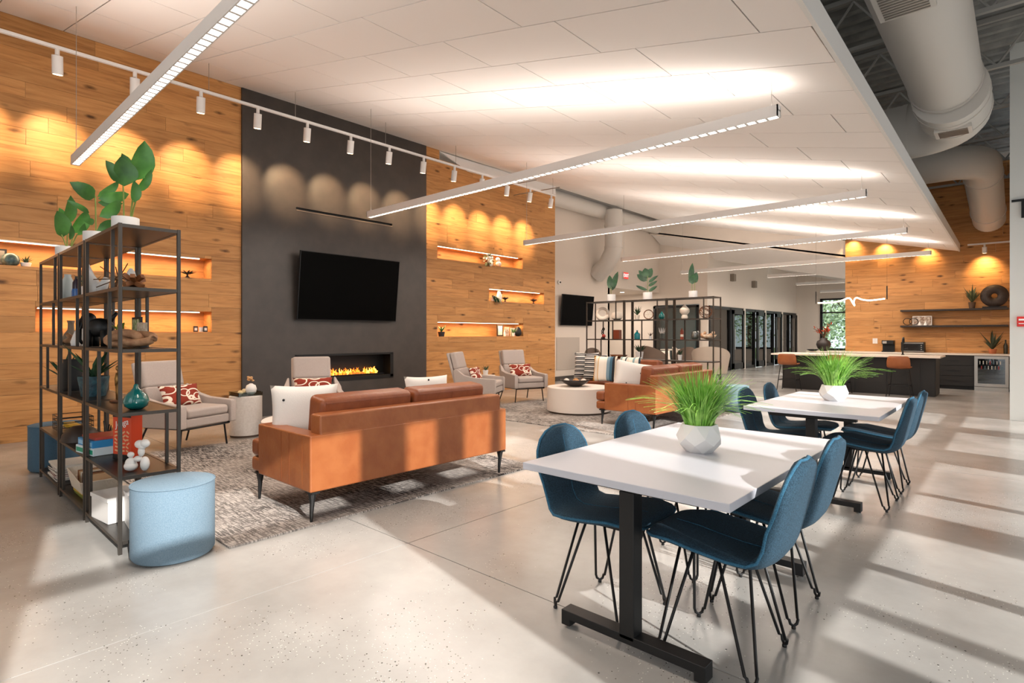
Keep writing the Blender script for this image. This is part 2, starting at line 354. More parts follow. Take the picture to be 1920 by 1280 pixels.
# return face of the wood wall at its far end
for z in [i*.19 for i in range(26)]: M().box(XW-.68, XW-.031, 11.49, 11.505, z, z+.189).build('plank', WOOD, wl)
for (a, b, z0, z1) in NICH:   # niche linings
    d = .34
    for args in ((XW-d, XW-d+.02, a, b, z0, z1), (XW-d, XW-.031, a-.02, a, z0-.02, z1+.02), (XW-d, XW-.031, b, b+.02, z0-.02, z1+.02),
                 (XW-d, XW-.031, a, b, z0-.02, z0), (XW-d, XW-.031, a, b, z1, z1+.02)):
        M().box(*args).build('niche_board', WOOD, wl)
# infill behind planks so no light leaks
inf = M()
for (a, b) in ((-1.4, 3.6), (7.225, 11.49)):
    zs = [0, 5.2]
inf.box(XW-.4, XW-.36, -1.4, 11.49, 0, 5.3)
inf.build('backing', WALLW, wl)
for (a, b, z0, z1) in NICH:
    st = thing('niche_light_strip', {0: 'warm light strip along the top of the long upper niche behind the shelving', 1: 'warm light strip along the lower niche left of the charcoal panel',
        2: 'warm light strip of the highest niche right of the charcoal panel', 3: 'short warm light strip of the middle niche near the wood wall edge', 4: 'warm light strip of the lowest niche above the armchairs'}[NICH.index((a, b, z0, z1))], 'light strip',
        (XW-.03, (max(a, 0)+b)/2, z1-.012), 0, 'niche light strips')
    ln = b-a-.04; cy = (a+b)/2-(max(a, 0)+b)/2
    M().box(-.02, .02, cy-ln/2, cy+ln/2 - .14, .0, .012).build('strip_channel', STEEL, st)
    M().box(-.016, .022, cy-ln/2, cy+ln/2 - .14, -.008, 0).build('strip_diffuser', LED, st)
    area('niche_glow', (XW-.10, (a+b)/2, z1-.03), (0, 0, 0), .05, ln-.1, 5.5*ln, WARM)
# charcoal feature panel with fireplace opening
cp = node('wall_charcoal_panel')
Y0, Y1, FX = 3.60, 7.225, XW+.04
f0, f1, fz0, fz1 = 4.47, 6.39, .50, .945
for q in ((Y0, f0, 0, 5.3), (f1, Y1, 0, 5.3), (f0, f1, 0, fz0), (f0, f1, fz1, 3.38), (f0, f1, 3.42, 5.3)):
    M().box(FX-.05, FX, q[0], q[1], q[2], q[3]).build('panel', BLACKW, cp)
M().box(FX-.25, FX-.05, f0, f1, 3.38, 3.42).build('vent_slot', DARK, cp)
M().box(FX-.001, FX+.008, f0, f1, 3.36, 3.378).build('slot_trim', mat('slot_trim', '#6c6157', .5), cp)
# white wall beyond the wood, stepped back
wb = node('wall_far_left')
M().box(-9.75, -9.65, 11.5, 15.2, 0, 7).build('wall_panel', WALLW, wb)
M().box(-9.75, -9.65, 15.2, 18.5, 2.8, 7).build('wall_panel', WALLW, wb)
M().box(-13, -9.65, 18.5, 18.6, 0, 2.8).add([], []).build('wall_panel', WALLW, wb)
M().box(-9.75, -9.65, 18.5, 18.6, 2.8, 7).build('wall_panel', WALLW, wb)
M().box(-13, -12.9, 15.1, 18.6, 0, 2.8).build('wall_panel', WALLW, wb)
M().box(-13, -9.65, 15.1, 15.2, 0, 2.8).build('wall_panel', WALLW, wb)
M().box(-13, -9.75, 15.1, 18.6, 2.8, 2.9).build('wall_panel', WALLW, wb)
struct(M().box(-9.65, -9.63, 11.5, 15.2, 0, .12).build('baseboard_left', mat('base_grey', '#4c4641', .6)))
# wall with interior window (facing the room) and office front
wc = node('wall_office')
for q in ((-9.86-.0, -9.65, 0, 2.35), (-8.16, -7.87, 0, 2.35), (-9.65, -7.87, 2.35, 7)):
    M().box(q[0], q[1], 18.5, 18.6, q[2], q[3]).build('wall_panel', WALLW, wc)
M().box(-7.97, -7.87, 18.6, 28.7, 2.3, 7).build('wall_panel', WALLW, wc)
M().box(-9.65, -8.16, 22, 22.1, 0, 2.6).build('wall_panel', MATW, wc)
M().box(-13, -7.97, 18.6, 28.7, 2.6, 2.7).build('wall_panel', MATW, wc)
M().box(-11.6, -11.5, 18.6, 28.7, 0, 2.6).build('wall_panel', mat('office_far_wall', '#9a9c98', .8), wc)
win = node('window_1')
F = M()
for q in ((-9.86, -9.78, 0, 2.32), (-8.24, -8.16, 0, 2.32), (-9.86, -8.16, 2.24, 2.32), (-9.86, -8.16, 0, .1), (-9.1, -9.05, 0, 2.3)): F.box(q[0], q[1], 18.44, 18.52, q[2], q[3])
F.build('window_frame', BLACK, win)
M().box(-9.78, -8.24, 18.475, 18.485, .1, 2.24).build('pane', TINT, win)
yb = [18.6, 21.85, 24.2, 26.4, 28.6]
for k in range(4):
    a, b = yb[k], yb[k+1]; d = node('door_%d' % (k+1))
    M().box(-7.93, -7.80, b-.16, b, 0, 2.30).build('post', mat('post_white', '#e0d6cb', .6), d)
    b2 = b-.16; mid = a+(b2-a)*.52 if k else b2-1.25
    F = M()
    for q in ((a, a+.06, 0, 2.27), (mid-.05, mid+.05, 0, 2.27), (b2-.07, b2, 0, 2.27)): F.box(-7.91, -7.83, *q)
    F.box(-7.91, -7.83, a, b2, 2.19, 2.29); F.box(-7.91, -7.83, a, mid, 0, .1)
    F.build('door_frame', BLACK, d)
    M().box(-7.875, -7.865, a+.06, mid-.05, .1, 2.19).build('pane', TINT, d)
    # sliding leaf standing proud of the glass
    w0, w1 = mid+.04, b2-.05
    F = M(); F.box(-7.82, -7.76, w0, w0+.16, .02, 2.2); F.box(-7.82, -7.76, w1-.16, w1, .02, 2.2); F.box(-7.82, -7.76, w0, w1, 2.05, 2.2); F.box(-7.82, -7.76, w0, w1, .02, .25)
    F.build('door_leaf', BLACK, d)
    M().box(-7.795, -7.785, w0+.16, w1-.16, .25, 2.05).build('pane', glass_mat('smoke_glass_%d' % k, '#3c4040', .1), d)
    M().tube([(-7.72, w0+.1, .75), (-7.72, w0+.1, 1.5)], .013).build('door_handle', STEEL, d)
# back wall with the tall window
wk = node('wall_back')
for q in ((-8, -6.84, 0, 7), (-6.84, 3, 2.94, 7), (-6.84, 3, 0, .6), (-4.6, 3, .6, 2.94)):
    M().box(q[0], q[1], 28.6, 28.7, q[2], q[3]).build('wall_panel', WALLW, wk)
wn = node('window_2')
F = M()
for q in ((-6.84, -6.74, .6, 2.94), (-4.7, -4.6, .6, 2.94), (-6.84, -4.6, 2.86, 2.94), (-6.84, -4.6, .6, .68), (-6.84, -4.6, 2.27, 2.33)): F.box(q[0], q[1], 28.55, 28.63, q[2], q[3])
F.build('window_frame', BLACK, wn)
M().box(-6.74, -4.7, 28.585, 28.592, .68, 2.27).build('pane', GLASS, wn); M().box(-6.74, -4.7, 28.585, 28.592, 2.33, 2.86).build('pane', GLASS, wn)
struct(M().box(-14, -2.6, -6.1, -6, 0, 7).build('wall_rear', WALLW)); struct(M().box(XW-.1, XW, -6, -1.4, 0, 7).build('wall_left_rear', WALLW))
# kitchen wood wall
kw = node('wall_kitchen')
def put_k(p, q, r, s_, j): M().box(p+.0012, q-.0012, YK-j, YK+.03, r+.0012, s_-.0012).build('plank', WOODX, kw)
planks(kw, -3.59, .12, 0.6, 5.4, [], put_k, seed=11, lmin=1.2, lmax=2.2)
M().box(-3.59, .6, YK+.03, YK+.25, 0, 5.6).build('backing', mat('edge_white', '#d9cfc4', .7), kw)
struct(M().box(-.05, .3, 11.5, 17.6, 0, 5.3).build('wall_kitchen_side', WALLW))
# white wall end at right edge of view
struct(M().box(-.13, 2.6, 11.38, 11.5, 0, 6).build('wall_right_end', mat('cool_white', '#f0f3f0', .6)))
# glazed wall right of the camera: mullions and transoms give the sun patches
rw = node('window_3'); XG = 2.5
F = M()
for y in (-.87, 1.09, 3.05, 5.01, 6.97, 8.93, 10.89): F.box(XG-.06, XG+.06, y-.045, y+.045, 0, 3.50)
for z0, z1 in ((0, .1), (1.48, 1.57), (2.83, 2.92), (3.44, 3.50)): F.box(XG-.04, XG+.04, -.87, 11.4, z0, z1)
F.build('window_frame', BLACK, rw)
wr = node('wall_right')
M().box(XG-.1, XG+.1, -6, 11.4, 3.50, 6.2).build('wall_panel', WALLW, wr)
M().box(XG-.1, XG+.1, -2.6, -.87, 0, 3.50).build('wall_panel', WALLW, wr)
# unseen uprights added outside only to cast shadow bands through the glazing
for k, (y, hw) in enumerate(((1.75, .17), (2.40, .13), (2.95, .04), (4.6, .22), (7.4, .4), (9.7, .2))):
    struct(M().box(5.8, 6.1, y-hw-1.2, y+hw-1.2, 0, 7).build('sun_block_post', mat('sun_block_grey', '#8a8580', .8)))

# ceiling cloud: sloped, panels in running bond
SL = .232
def zc(x): return 5.13-SL*(x-XW)
ce = node('ceiling')
def xr(y): return -.984-(y-3.58)*.0097
ny0 = -3; row = 0; y = .16-.64*5
while y < YK-.4:
    ya, yb_ = max(y, -3.1), min(y+.637, YK-.36); x = -12.2+((row*.32) % 1.28)
    while x < -.9:
        xa, xb = max(x, XW+.005), min(x+1.28, xr((ya+yb_)/2))
        if xb-xa > .03:
            g = .005; vs = []
            for dz in (0, .04):
                vs += [(xa+g, ya+g, zc(xa+g)+dz), (xb-g, ya+g, zc(xb-g)+dz), (xb-g, yb_-g, zc(xb-g)+dz), (xa+g, yb_-g, zc(xa+g)+dz)]
            M().add(vs, [(0, 1, 2, 3), (7, 6, 5, 4), (0, 4, 5, 1), (1, 5, 6, 2), (2, 6, 7, 3), (3, 7, 4, 0)]).build('ceiling_panel', CEIL, ce)
        x += 1.28
    y += .637; row += 1
# backing + edge fascia
b = M(); vs = []
for dz in (.045, .09):
    vs += [(XW, -3.1, zc(XW)+dz), (xr(-3.1), -3.1, zc(xr(-3.1))+dz), (xr(YK), YK-.36, zc(xr(YK))+dz), (XW, YK-.36, zc(XW)+dz)]
b.add(vs, [(0, 1, 2, 3), (7, 6, 5, 4), (0, 4, 5, 1), (1, 5, 6, 2), (2, 6, 7, 3), (3, 7, 4, 0)]).build('ceiling_backing', mat('seam_grey', '#7d746d', .9), ce)
b = M(); x0, x1 = xr(-3.1), xr(YK); vs = []
for (x, yy) in ((x0, -3.1), (x1, YK-.36)):
    vs += [(x, yy, zc(x)-.012), (x+.03, yy, zc(x)-.012), (x+.03, yy, zc(x)+.17), (x, yy, zc(x)+.17)]
b.add(vs, [(0, 1, 5, 4), (1, 2, 6, 5), (2, 3, 7, 6), (3, 0, 4, 7), (0, 3, 2, 1), (4, 5, 6, 7)]).build('edge_fascia', FASCIA, ce)
# bulkhead dropping in front of the last stretch of wood wall
b = M(); b.add([(XW, 8.4, 4.86), (XW+.02, 8.4, 4.86), (XW, 11.5, 4.93), (XW+.02, 11.5, 4.93), (XW, 7.6, 5.10), (XW+.02, 7.6, 5.10), (XW, 11.5, 5.13), (XW+.02, 11.5, 5.13), (XW, 8.4, 5.10), (XW+.02, 8.4, 5.10)],
  [(0, 2, 6, 8), (1, 9, 7, 3), (0, 1, 3, 2), (4, 0, 8), (5, 9, 1), (4, 5, 1, 0), (2, 3, 7, 6), (4, 8, 9, 5), (8, 6, 7, 9)])
b.build('bulkhead', MATW, ce)
# strip closing the ceiling edge left of the kitchen wall
M().add([(XW, YK-.36, zc(XW)), (-3.62, YK-.36, zc(-3.62)), (-3.62, YK+.1, zc(-3.62)), (XW, YK+.1, zc(XW)), (XW, YK-.36, zc(XW)+.05), (-3.62, YK-.36, zc(-3.62)+.05), (-3.62, YK+.1, zc(-3.62)+.05), (XW, YK+.1, zc(XW)+.05)], [(0, 1, 2, 3), (7, 6, 5, 4), (0, 4, 5, 1), (1, 5, 6, 2), (2, 6, 7, 3), (3, 7, 4, 0)]).build('edge_strip', CEIL, ce)
# ceilings beyond
b = M(); b.add([(-9.6, 17.75, 4.75), (-.9, 17.75, 3.0), (-.9, 19.1, 2.35+.2), (-9.6, 19.1, 4.28)], [(0, 1, 2, 3)])
x1, x2 = -9.6, -3.2
zz = lambda x: 3.89-.232*(x+7.87)
M().add([(x1, 17.7, zz(x1)+.5), (x2, 17.7, zz(x2)+.5), (x2, 17.7, zz(x2)+2), (x1, 17.7, zz(x1)+2), (x1, 17.76, zz(x1)+.5), (x2, 17.76, zz(x2)+.5), (x2, 17.76, zz(x2)+2), (x1, 17.76, zz(x1)+2)], [(0, 1, 2, 3), (7, 6, 5, 4), (0, 4, 5, 1), (1, 5, 6, 2), (2, 6, 7, 3), (3, 7, 4, 0)]).build('soffit_upstand', WALLW, ce)
b = M(); b.add([(x1, 17.7, zz(x1)+.55), (x2, 17.7, zz(x2)+.55), (x2, 19.1, zz(x2)), (x1, 19.1, zz(x1)), (x1, 17.7, zz(x1)+.6), (x2, 17.7, zz(x2)+.6), (x2, 19.1, zz(x2)+.05), (x1, 19.1, zz(x1)+.05)],
  [(0, 1, 2, 3), (7, 6, 5, 4), (0, 4, 5, 1), (1, 5, 6, 2), (2, 6, 7, 3), (3, 7, 4, 0)]).build('sloped_soffit', CEIL, ce)
zz2 = lambda x: 4.15-.232*(x+7.87)
for (ya, yb_, dz) in ((19.35, 24.6, 0), (24.9, 28.6, -.0)):
    b = M(); b.add([(-7.87, ya, zz2(-7.87)), (x2+4, ya, zz2(x2+4)), (x2+4, yb_, zz2(x2+4)), (-7.87, yb_, zz2(-7.87)), (-7.87, ya, zz2(-7.87)+.06), (x2+4, ya, zz2(x2+4)+.06), (x2+4, yb_, zz2(x2+4)+.06), (-7.87, yb_, zz2(-7.87)+.06)],
      [(0, 1, 2, 3), (7, 6, 5, 4), (0, 4, 5, 1), (1, 5, 6, 2), (2, 6, 7, 3), (3, 7, 4, 0)]).build('ceiling_panel', CEIL, ce)
# exposed roof deck: corrugated sheet, joists and truss webs
rd = node('roof_deck')
prof = []; y = -4.0; up = True
while y < 31:
    prof += [(y, 5.75 if up else 5.69), (y+.10, 5.75 if up else 5.69)]; y += .14; up = not up
n = len(prof); vs = [(-2.6, a, z) for a, z in prof]+[(XG+.1, a, z) for a, z in prof]
M().add(vs, [(i, i+1, n+i+1, n+i) for i in range(n-1)]).build('corrugated_sheet', DECKM, rd)
struct(M().box(-14, 9, -6, 31, 7.0, 7.1).build('roof_slab', WALLW))
rt = mat('truss_paint', '#a9a8a4', .6)
yj = 1.0
while yj < 17.5:
    j = M(); zb, zt = 4.95, 5.6
    j.box(-2.6, 2.4, yj-.03, yj+.03, zb, zb+.05); j.box(-2.6, 2.4, yj-.03, yj+.03, zt, zt+.06)
    x = -2.5; k = 0
    while x < 2.2:
        j.tube([(x, yj, zb+.03 if k % 2 else zt), (x+.45, yj, zt if k % 2 else zb+.03)], .016, 5); x += .45; k += 1
    j.build('roof_joist', rt, rd)
    yj += 1.83
cx = M()
cx.tube([(-.95, 0, 5.2), (-.95, 17, 5.2)], .03, 6); cx.tube([(-1.5, 3.2, 4.9), (2.2, 3.5, 4.9)], .02, 6)
tag(cx.build('conduit', rt), 'thin grey conduit running beside the large round duct', 'conduit')
# ducts
def duct(name, pts, r, label, rings=(), n=32):
    t = thing(name, label, 'air duct', (0, 0, 0)); M().tube(pts, r, n).build('duct_body', DUCTM, t, smooth=True, auto=True)
    for (p, d, rr) in rings:
        p = Vector(p); d = Vector(d).normalized(); M().tube([p-d*.03, p+d*.03], rr, n).build('duct_collar', DUCTM, t, smooth=True, auto=True)
    return t
def elbow(c, r, a0, a1, z, n=8): return [(c[0]+r*math.cos(a0+(a1-a0)*i/n), c[1]+r*math.sin(a0+(a1-a0)*i/n), z) for i in range(n+1)]
D1 = duct('round_duct', [(-.70, -1, 4.42), (-.70, 8.7, 4.42)], .365, 'large white round air duct overhead nearest the camera', [((-.70, 8.7, 4.42), (0, 1, 0), .38), ((-.70, 4.1, 4.42), (0, 1, 0), .37)])
v = M(); v.box(-.92, -.52, 5.15, 5.85, 4.045, 4.085); v.build('vent_frame', DUCTM, D1)
for k in range(14): M().box(-.88, -.56, 5.20+k*.046, 5.212+k*.046, 4.035, 4.06).build('vent_slat', STEEL, D1)
D2 = duct('round_duct', [(-.66, 8.74, 4.30), (-.66, 9.5, 4.30)]+elbow((-1.21, 9.55), .55, 0, PI/2, 4.30)+[(-1.5, 10.1, 4.30), (-2.9, 10.1, 4.30)], .39, 'white round duct elbow turning left above the ceiling edge, with a grille', [((-.66, 8.95, 4.30), (0, 1, 0), .40), ((-.66, 9.45, 4.30), (0, 1, 0), .40), ((-1.25, 10.1, 4.3), (1, 0, 0), .40), ((-1.8, 10.1, 4.3), (1, 0, 0), .40)])
v = M(); v.box(-.84, -.46, 9.04, 9.36, 3.905, 3.95); v.build('vent_frame', DUCTM, D2)
for k in range(8): M().box(-.80, -.50, 9.07+k*.034, 9.08+k*.034, 3.895, 3.91).build('vent_slat', STEEL, D2)
D3 = duct('round_duct', [(-2.9, 13.1, 4.45), (-1.25, 13.1, 4.45)]+elbow((-1.05, 13.6), .50, -PI/2, 0, 4.45)+[(-.55, 14.2, 4.38), (-.55, 16.9, 3.95)], .30, 'white round duct turning toward the kitchen wall at the far end', [((-.55, 14.1, 4.39), (0, 1, -.12), .312), ((-.55, 16.3, 4.05), (0, 1, -.15), .315), ((-1.5, 13.1, 4.45), (1, 0, 0), .312)])
D4 = duct('round_duct', [(-9.33, 11.55, 5.0), (-9.33, 18.4, 5.0)], .22, 'white round duct along the top of the far left wall')
D5 = duct('round_duct', [(-9.0, 14.4, 5.0), (-9.0, 14.4, 3.9), (-9.05, 14.4, 3.72), (-9.25, 14.4, 3.4), (-9.62, 14.4, 3.1)], .26, 'white vertical duct dropping and bending into the far left wall', [((-9.0, 14.4, 4.55), (0, 0, 1), .275), ((-9.0, 14.4, 3.9), (0, 0, 1), .272)])

# ================================================================== LIGHT FITTINGS
def linear(x0, x1, y, z, label, up=True, power=1.0):
    t = thing('linear_light', label, 'ceiling light', ((x0+x1)/2, y, z), 0, 'suspended linear lights'); hl = (x1-x0)/2; h = .095; wd = .075
    b = M(); b.box(-hl, hl, -wd/2, -wd/2+.008, 0, h); b.box(-hl, hl, wd/2-.008, wd/2, 0, h); b.box(-hl, -hl+.01, -wd/2, wd/2, 0, h); b.box(hl-.01, hl, -wd/2, wd/2, 0, h); b.box(-hl, hl, -wd/2+.008, wd/2-.008, h*.5, h*.6)
    b.build('housing', MATW, t)
    M().box(-hl+.01, hl-.01, -wd/2+.008, wd/2-.008, .022, .03).build('diffuser', DIFF, t)
    lv = M(); n = int((x1-x0)/.085)
    for k in range(n): lv.box(-hl+.01+k*.085, -hl+.030+k*.085, -wd/2+.008, wd/2-.008, .000, .022)
    o = lv.build('louvre', MATW, t); o['kind'] = 'stuff'
    for sx in (-hl+.06, hl-.06):
        zt = zc((x0+x1)/2+sx)-z
        if y > 17.7: zt = min(zt, zz2((x0+x1)/2+sx)-z) if y > 19.2 else zz((x0+x1)/2+sx)-z
        if zt > h: M().tube([(sx, 0, h), (sx, 0, zt)], .003, 5).build('cable', STEEL, t)
    area('linear_down', ((x0+x1)/2, y, z-.004), (0, 0, 0), x1-x0-.1, .06, 80*power*(x1-x0)/6, SOFT)
    if up: area('linear_up', ((x0+x1)/2, y, z+h+.01), (PI, 0, 0), x1-x0-.1, .05, 38*power*(x1-x0)/6, (1, .90, .82))
    return t
linear(-7.45, -1.48, 1.28, 3.10, 'suspended linear light nearest the camera, over the left shelving')
linear(-7.46, -1.48, 4.91, 3.10, 'second suspended linear light, its left end in front of the charcoal panel')
linear(-7.42, -1.49, 8.53, 3.10, 'third suspended linear light, starting at the right end of the wood wall')
linear(-7.30, -1.49, 12.05, 3.10, 'fourth suspended linear light, starting at the white drop duct', True, 1.35)
linear(-7.50, -1.50, 15.71, 3.10, 'fifth suspended linear light, ending over the kitchen wood wall', True, 1.35)
linear(-6.2, -4.7, 19.3, 3.17, 'short linear light beyond the fifth, seen above the glass doors', False, 2.2)
linear(-6.35, -3.4, 23.0, 3.17, 'linear light partly behind the kitchen wood wall, above the tall window', False, 1.8)
linear(-6.4, -3.4, 26.7, 3.10, 'farthest linear light, just above the tall window', False)
# wall-washing track
tk = thing('light_track', 'long white ceiling track with spotlights along the wood wall', 'light track', (-8.0, 5, 4.50))
M().box(-.018, .018, -6.2, 5.3, 0, .035).build('track_rail', MATW, tk)
for yy in (-2.2, -1.0, .6, 2.2, 5.2): M().tube([(0, yy, .035), (0, yy, zc(-8)-4.5)], .004, 5).build('hanger_cable', STEEL, tk)
for yy in (4.1, 4.9): M().tube([(-.95, yy, .12), (.35, yy+.1, .10)], .010, 6).build('hanger_arm', STEEL, tk)
k = 0; NAMES = ['leftmost', 'second', 'third', 'fourth', 'fifth', 'sixth', 'seventh', 'eighth', 'ninth', 'tenth', 'eleventh', 'twelfth', 'thirteenth']
h0 = None
for i in range(-1, 13):
    y = 1.215+.744*i
    if i >= 9: y = 1.215+.744*i+.7*(i-8)*.0
    lab = 'white cylinder spotlight on the long track, %s from the left' % (['first', 'second', 'third', 'fourth', 'fifth', 'sixth', 'seventh', 'eighth', 'ninth', 'tenth', 'eleventh', 'twelfth', 'thirteenth', 'fourteenth'][max(i, 0)])
    if i >= 0:
        if h0 is None:
            h0 = thing('track_spotlight', lab, 'spotlight', (-8.0, y, 4.50), 0, 'spotlights on the long wall track')
            M().tube([(0, 0, 0), (0, 0, -.07)], .022, 10).build('swivel', MATW, h0)
            ax = Vector((-.22, .05, -1)).normalized(); c0 = Vector((0, 0, -.075))
            M().tube([c0, c0+ax*.2], .052, 20).build('lamp_head', MATW, h0, smooth=True, auto=True)
            M().tube([c0+ax*.2, c0+ax*.202], .043, 20).build('lamp_lens', LENS, h0)
        else: dup(h0, (-8.0, y, 4.50), 0, lab)
    spot('track_beam', (-8.06, y+.01, 4.22), (XW, y+.12, 3.68), 150, (1, .67, .37), math.radians(50), .9, .02)
# kitchen track
kt = thing('light_track', 'short white track with spotlights on the kitchen wood wall', 'light track', (-1.2, 17.22, 3.42))
M().box(.25, 1.2, -.02, .02, 0, .035).build('track_rail', MATW, kt)
for i, (x, z) in enumerate(((-3.40, 3.84), (-2.67, 3.68), (-1.75, 3.47), (-.64, 3.36))):
    if i == 3:
        t = thing('track_spotlight', 'white kitchen spotlight hanging from the short track near the duct', 'spotlight', (x, 17.22, z))
        M().tube([(0, 0, .06), (0, 0, 0)], .02, 8).build('swivel', MATW, t)
        M().tube([(0, 0, 0), (0, .03, -.14)], .045, 16).build('lamp_head', MATW, t, smooth=True, auto=True); M().tube([(0, .03, -.14), (0, .0305, -.142)], .037, 16).build('lamp_lens', LENS, t)
        spot('kitchen_beam', (x, 17.26, z-.17), (x, YK, z-.50), 55, (1, .62, .28), math.radians(95), 1, .03)
    else:
        M().tube([(x, 17.36, z+.12), (x, 17.37, z+.04)], .04, 14).build('recessed_lamp', MATW, ce)
        spot('kitchen_beam', (x, 17.38, z+.02), (x, YK, z-.22), 38, (1, .62, .28), math.radians(100), 1, .03)
# alcove downlight
dl = thing('downlight', 'round white recessed downlight in the alcove ceiling beside the far plant', 'ceiling light', (-10.4, 17.2, 2.797))
M().lathe([(.09, 0), (.09, .012), (.07, .012)], 20, (0, 0, -.012)).build('trim_ring', WHITE, dl); M().lathe([(.07, 0), (.07, .004)], 20, (0, 0, -.014)).build('lamp_lens', DIFF, dl)
area('alcove_glow', (-10.6, 17, 2.75), (0, 0, 0), .6, .6, 45, SOFT)
area('office_glow', (-9.5, 20, 2.55), (0, 0, 0), 1, 1.5, 35, (.9, .97, 1)); area('office_glow', (-9.5, 25, 2.55), (0, 0, 0), 1, 4, 70, (.9, .97, 1))

# ================================================================== FIREPLACE, TVS
fp = thing('fireplace', 'long black linear fireplace with a row of orange flames in the charcoal panel', 'fireplace', (FX, (f0+f1)/2, fz0))
hw = (f1-f0)/2; hh = fz1-fz0
F = M(); F.box(-.30, -.28, -hw, hw, 0, hh); F.box(-.3, 0, -hw, hw, -.01, .01); F.box(-.3, 0, -hw, hw, hh-.01, hh+.005); F.box(-.3, 0, -hw, -hw+.012, 0, hh); F.box(-.3, 0, hw-.012, hw, 0, hh)
F.build('firebox', DARK, fp)
F = M(); F.box(0, .012, -hw-.02, hw+.02, hh-.015, hh+.02); F.box(0, .012, -hw-.02, hw+.02, -.02, .05); F.box(0, .012, -hw-.02, -hw+.03, 0, hh); F.box(0, .012, hw-.05, hw+.02, 0, hh)
F.build('frame', BLACK, fp)
M().box(-.24, -.10, -hw+.1, hw-.1, .05, .075).build('burner_tray', BLACK, fp)
rnd = random.Random(4)
fa, fb = M(), M()
for k in range(70):
    y = -hw+.42+rnd.random()*(2*hw-.62); x = -.17+rnd.uniform(-.05, .05); hgt = rnd.uniform(.05, .13); wv = rnd.uniform(-.03, .03)
    tgt = fa if k % 2 else fb
    tgt.tube([(x, y, .07), (x+.01, y+wv, .07+hgt*.35), (x, y-wv*.8, .07+hgt*.7), (x, y+wv*.6, .07+hgt)], [.012, .016, .009, .001], 6)
fa.build('flame', FLAME, fp, smooth=True)['kind'] = 'stuff'; fb.build('flame', FLAMEY, fp, smooth=True)['kind'] = 'stuff'
for k in range(14):
    y = -hw+.45+k*(2*hw-.75)/13; M().ball((-.17+rnd.uniform(-.03, .03), y, .09), .035, .045, .022, 8, 6).build('ember', mat('ember', '#6b2a10', .8, emit='#ff8a30', estr=.9), fp, smooth=True)
pl = area('fire_glow', (FX+.01, 5.5, .62), (0, -PI/2, 0), .15, 1.5, 5, (1, .5, .18))
def tv(name, loc, wd, ht, tilt, label, rz=0):
    t = thing(name, label, 'tv', loc, rz); ta = tilt
    o = M().box(-.035, 0, -wd/2, wd/2, 0, ht).build('bezel', BLACK, t, rot=(0, ta, 0), bevel=.005); o.location = (.1, 0, 0)
    o2 = M().box(0, .003, -wd/2+.012, wd/2-.012, .014, ht-.012).build('screen', TVB, t, rot=(0, ta, 0)); o2.location = (.1, 0, 0)
    b = M(); b.box(-.0, .055, -.25, .25, ht*.3, ht*.7); b.box(.05, .075, -.3, -.26, ht*.25, ht*.7); b.box(.05, .075, .26, .3, ht*.25, ht*.7); b.build('wall_mount', BLACK, t)
tv('television', (FX, 5.42, 1.545), 1.97, 1.14, .11, 'large black wall television tilted forward above the fireplace')
tv('television', (-9.65, 13.3, 1.56), 1.56, .88, .09, 'smaller black television on the far white wall beside the wood wall')
ap = one(M().box(0, .015, -.55, .55, .0, .92), 'access_panel', mat('panel_grey', '#bfb5aa', .7), 'flush pale access panel low on the far white wall below the smaller television', 'wall panel', (-9.65, 13.0, .30))
cm = thing('wall_sensor', 'small round white wall sensor above the smaller television', 'sensor', (-9.65, 12.55, 2.77)); M().tube([(0, 0, 0), (.05, 0, 0)], .06, 16).build('sensor_body', WHITE, cm, smooth=True, auto=True); M().ball((.055, .02, 0), .025).build('sensor_eye', BLACK, cm)
def letters(txt, size, m, parent, loc, rot, ext=.002, align='CENTER', shear=0):
    c = bpy.data.curves.new('lettering', 'FONT'); c.body = txt; c.size = size; c.extrude = ext; c.align_x = align; c.align_y = 'CENTER'; c.shear = shear; c.materials.append(m)
    o = bpy.data.objects.new('lettering', c); COL.objects.link(o); o.parent = None; me = bpy.data.meshes.new_from_object(o); bpy.data.objects.remove(o); me.name = 'lettering'
    o = bpy.data.objects.new('lettering', me); COL.objects.link(o); o.parent = parent; o.location = loc; o.rotation_euler = rot; return o
ex = thing('exit_sign', 'small red lit exit sign on the far wall above the alcove', 'exit sign', (-9.65, 16.1, 3.12))
M().box(0, .06, -.15, .15, 0, .22).build('sign_housing', WHITE, ex); M().box(.06, .063, -.145, .145, .005, .215).build('sign_face', mat('sign_red', '#d94a48', .5, emit='#ff4a40', estr=.5), ex)
letters('EXIT', .15, mat('sign_letter', '#fff1ee', .5, emit='#ffffff', estr=1), ex, (.066, 0, .11), (PI/2, 0, PI/2))
al = thing('fire_alarm', 'red fire alarm box with white marks on the white wall at right', 'fire alarm', (.0, 11.38, 1.42)); M().box(-.05, .1, -.05, 0, 0, .15).build('alarm_body', mat('alarm_red', '#c8231c', .4), al, bevel=.006)
M().box(-.03, .08, -.056, -.05, .09, .115).build('alarm_mark', WHITE, al); M().box(-.03, .08, -.056, -.05, .04, .05).build('alarm_mark', WHITE, al)
br = thing('wall_bracket', 'small black T-shaped bracket high on the white wall at right', 'bracket', (.01, 11.38, 3.3)); M().box(-.12, .2, -.05, 0, 0, .03).build('cross_bar', BLACK, br); M().box(-.01, .03, -.05, 0, -.25, 0).build('drop_bar', BLACK, br)
for k, (y, z) in enumerate(((20.6, 3.25), (22.8, 3.15))):
    t = one(M().box(0, .14, -.11, .11, 0, .26), 'wall_speaker', mat('speaker_grey', '#8f8478', .7), ['grey box speaker high on the far wall, left of the pair', 'grey box speaker high on the far wall, right of the pair'][k], 'speaker', (-7.87, y, z))
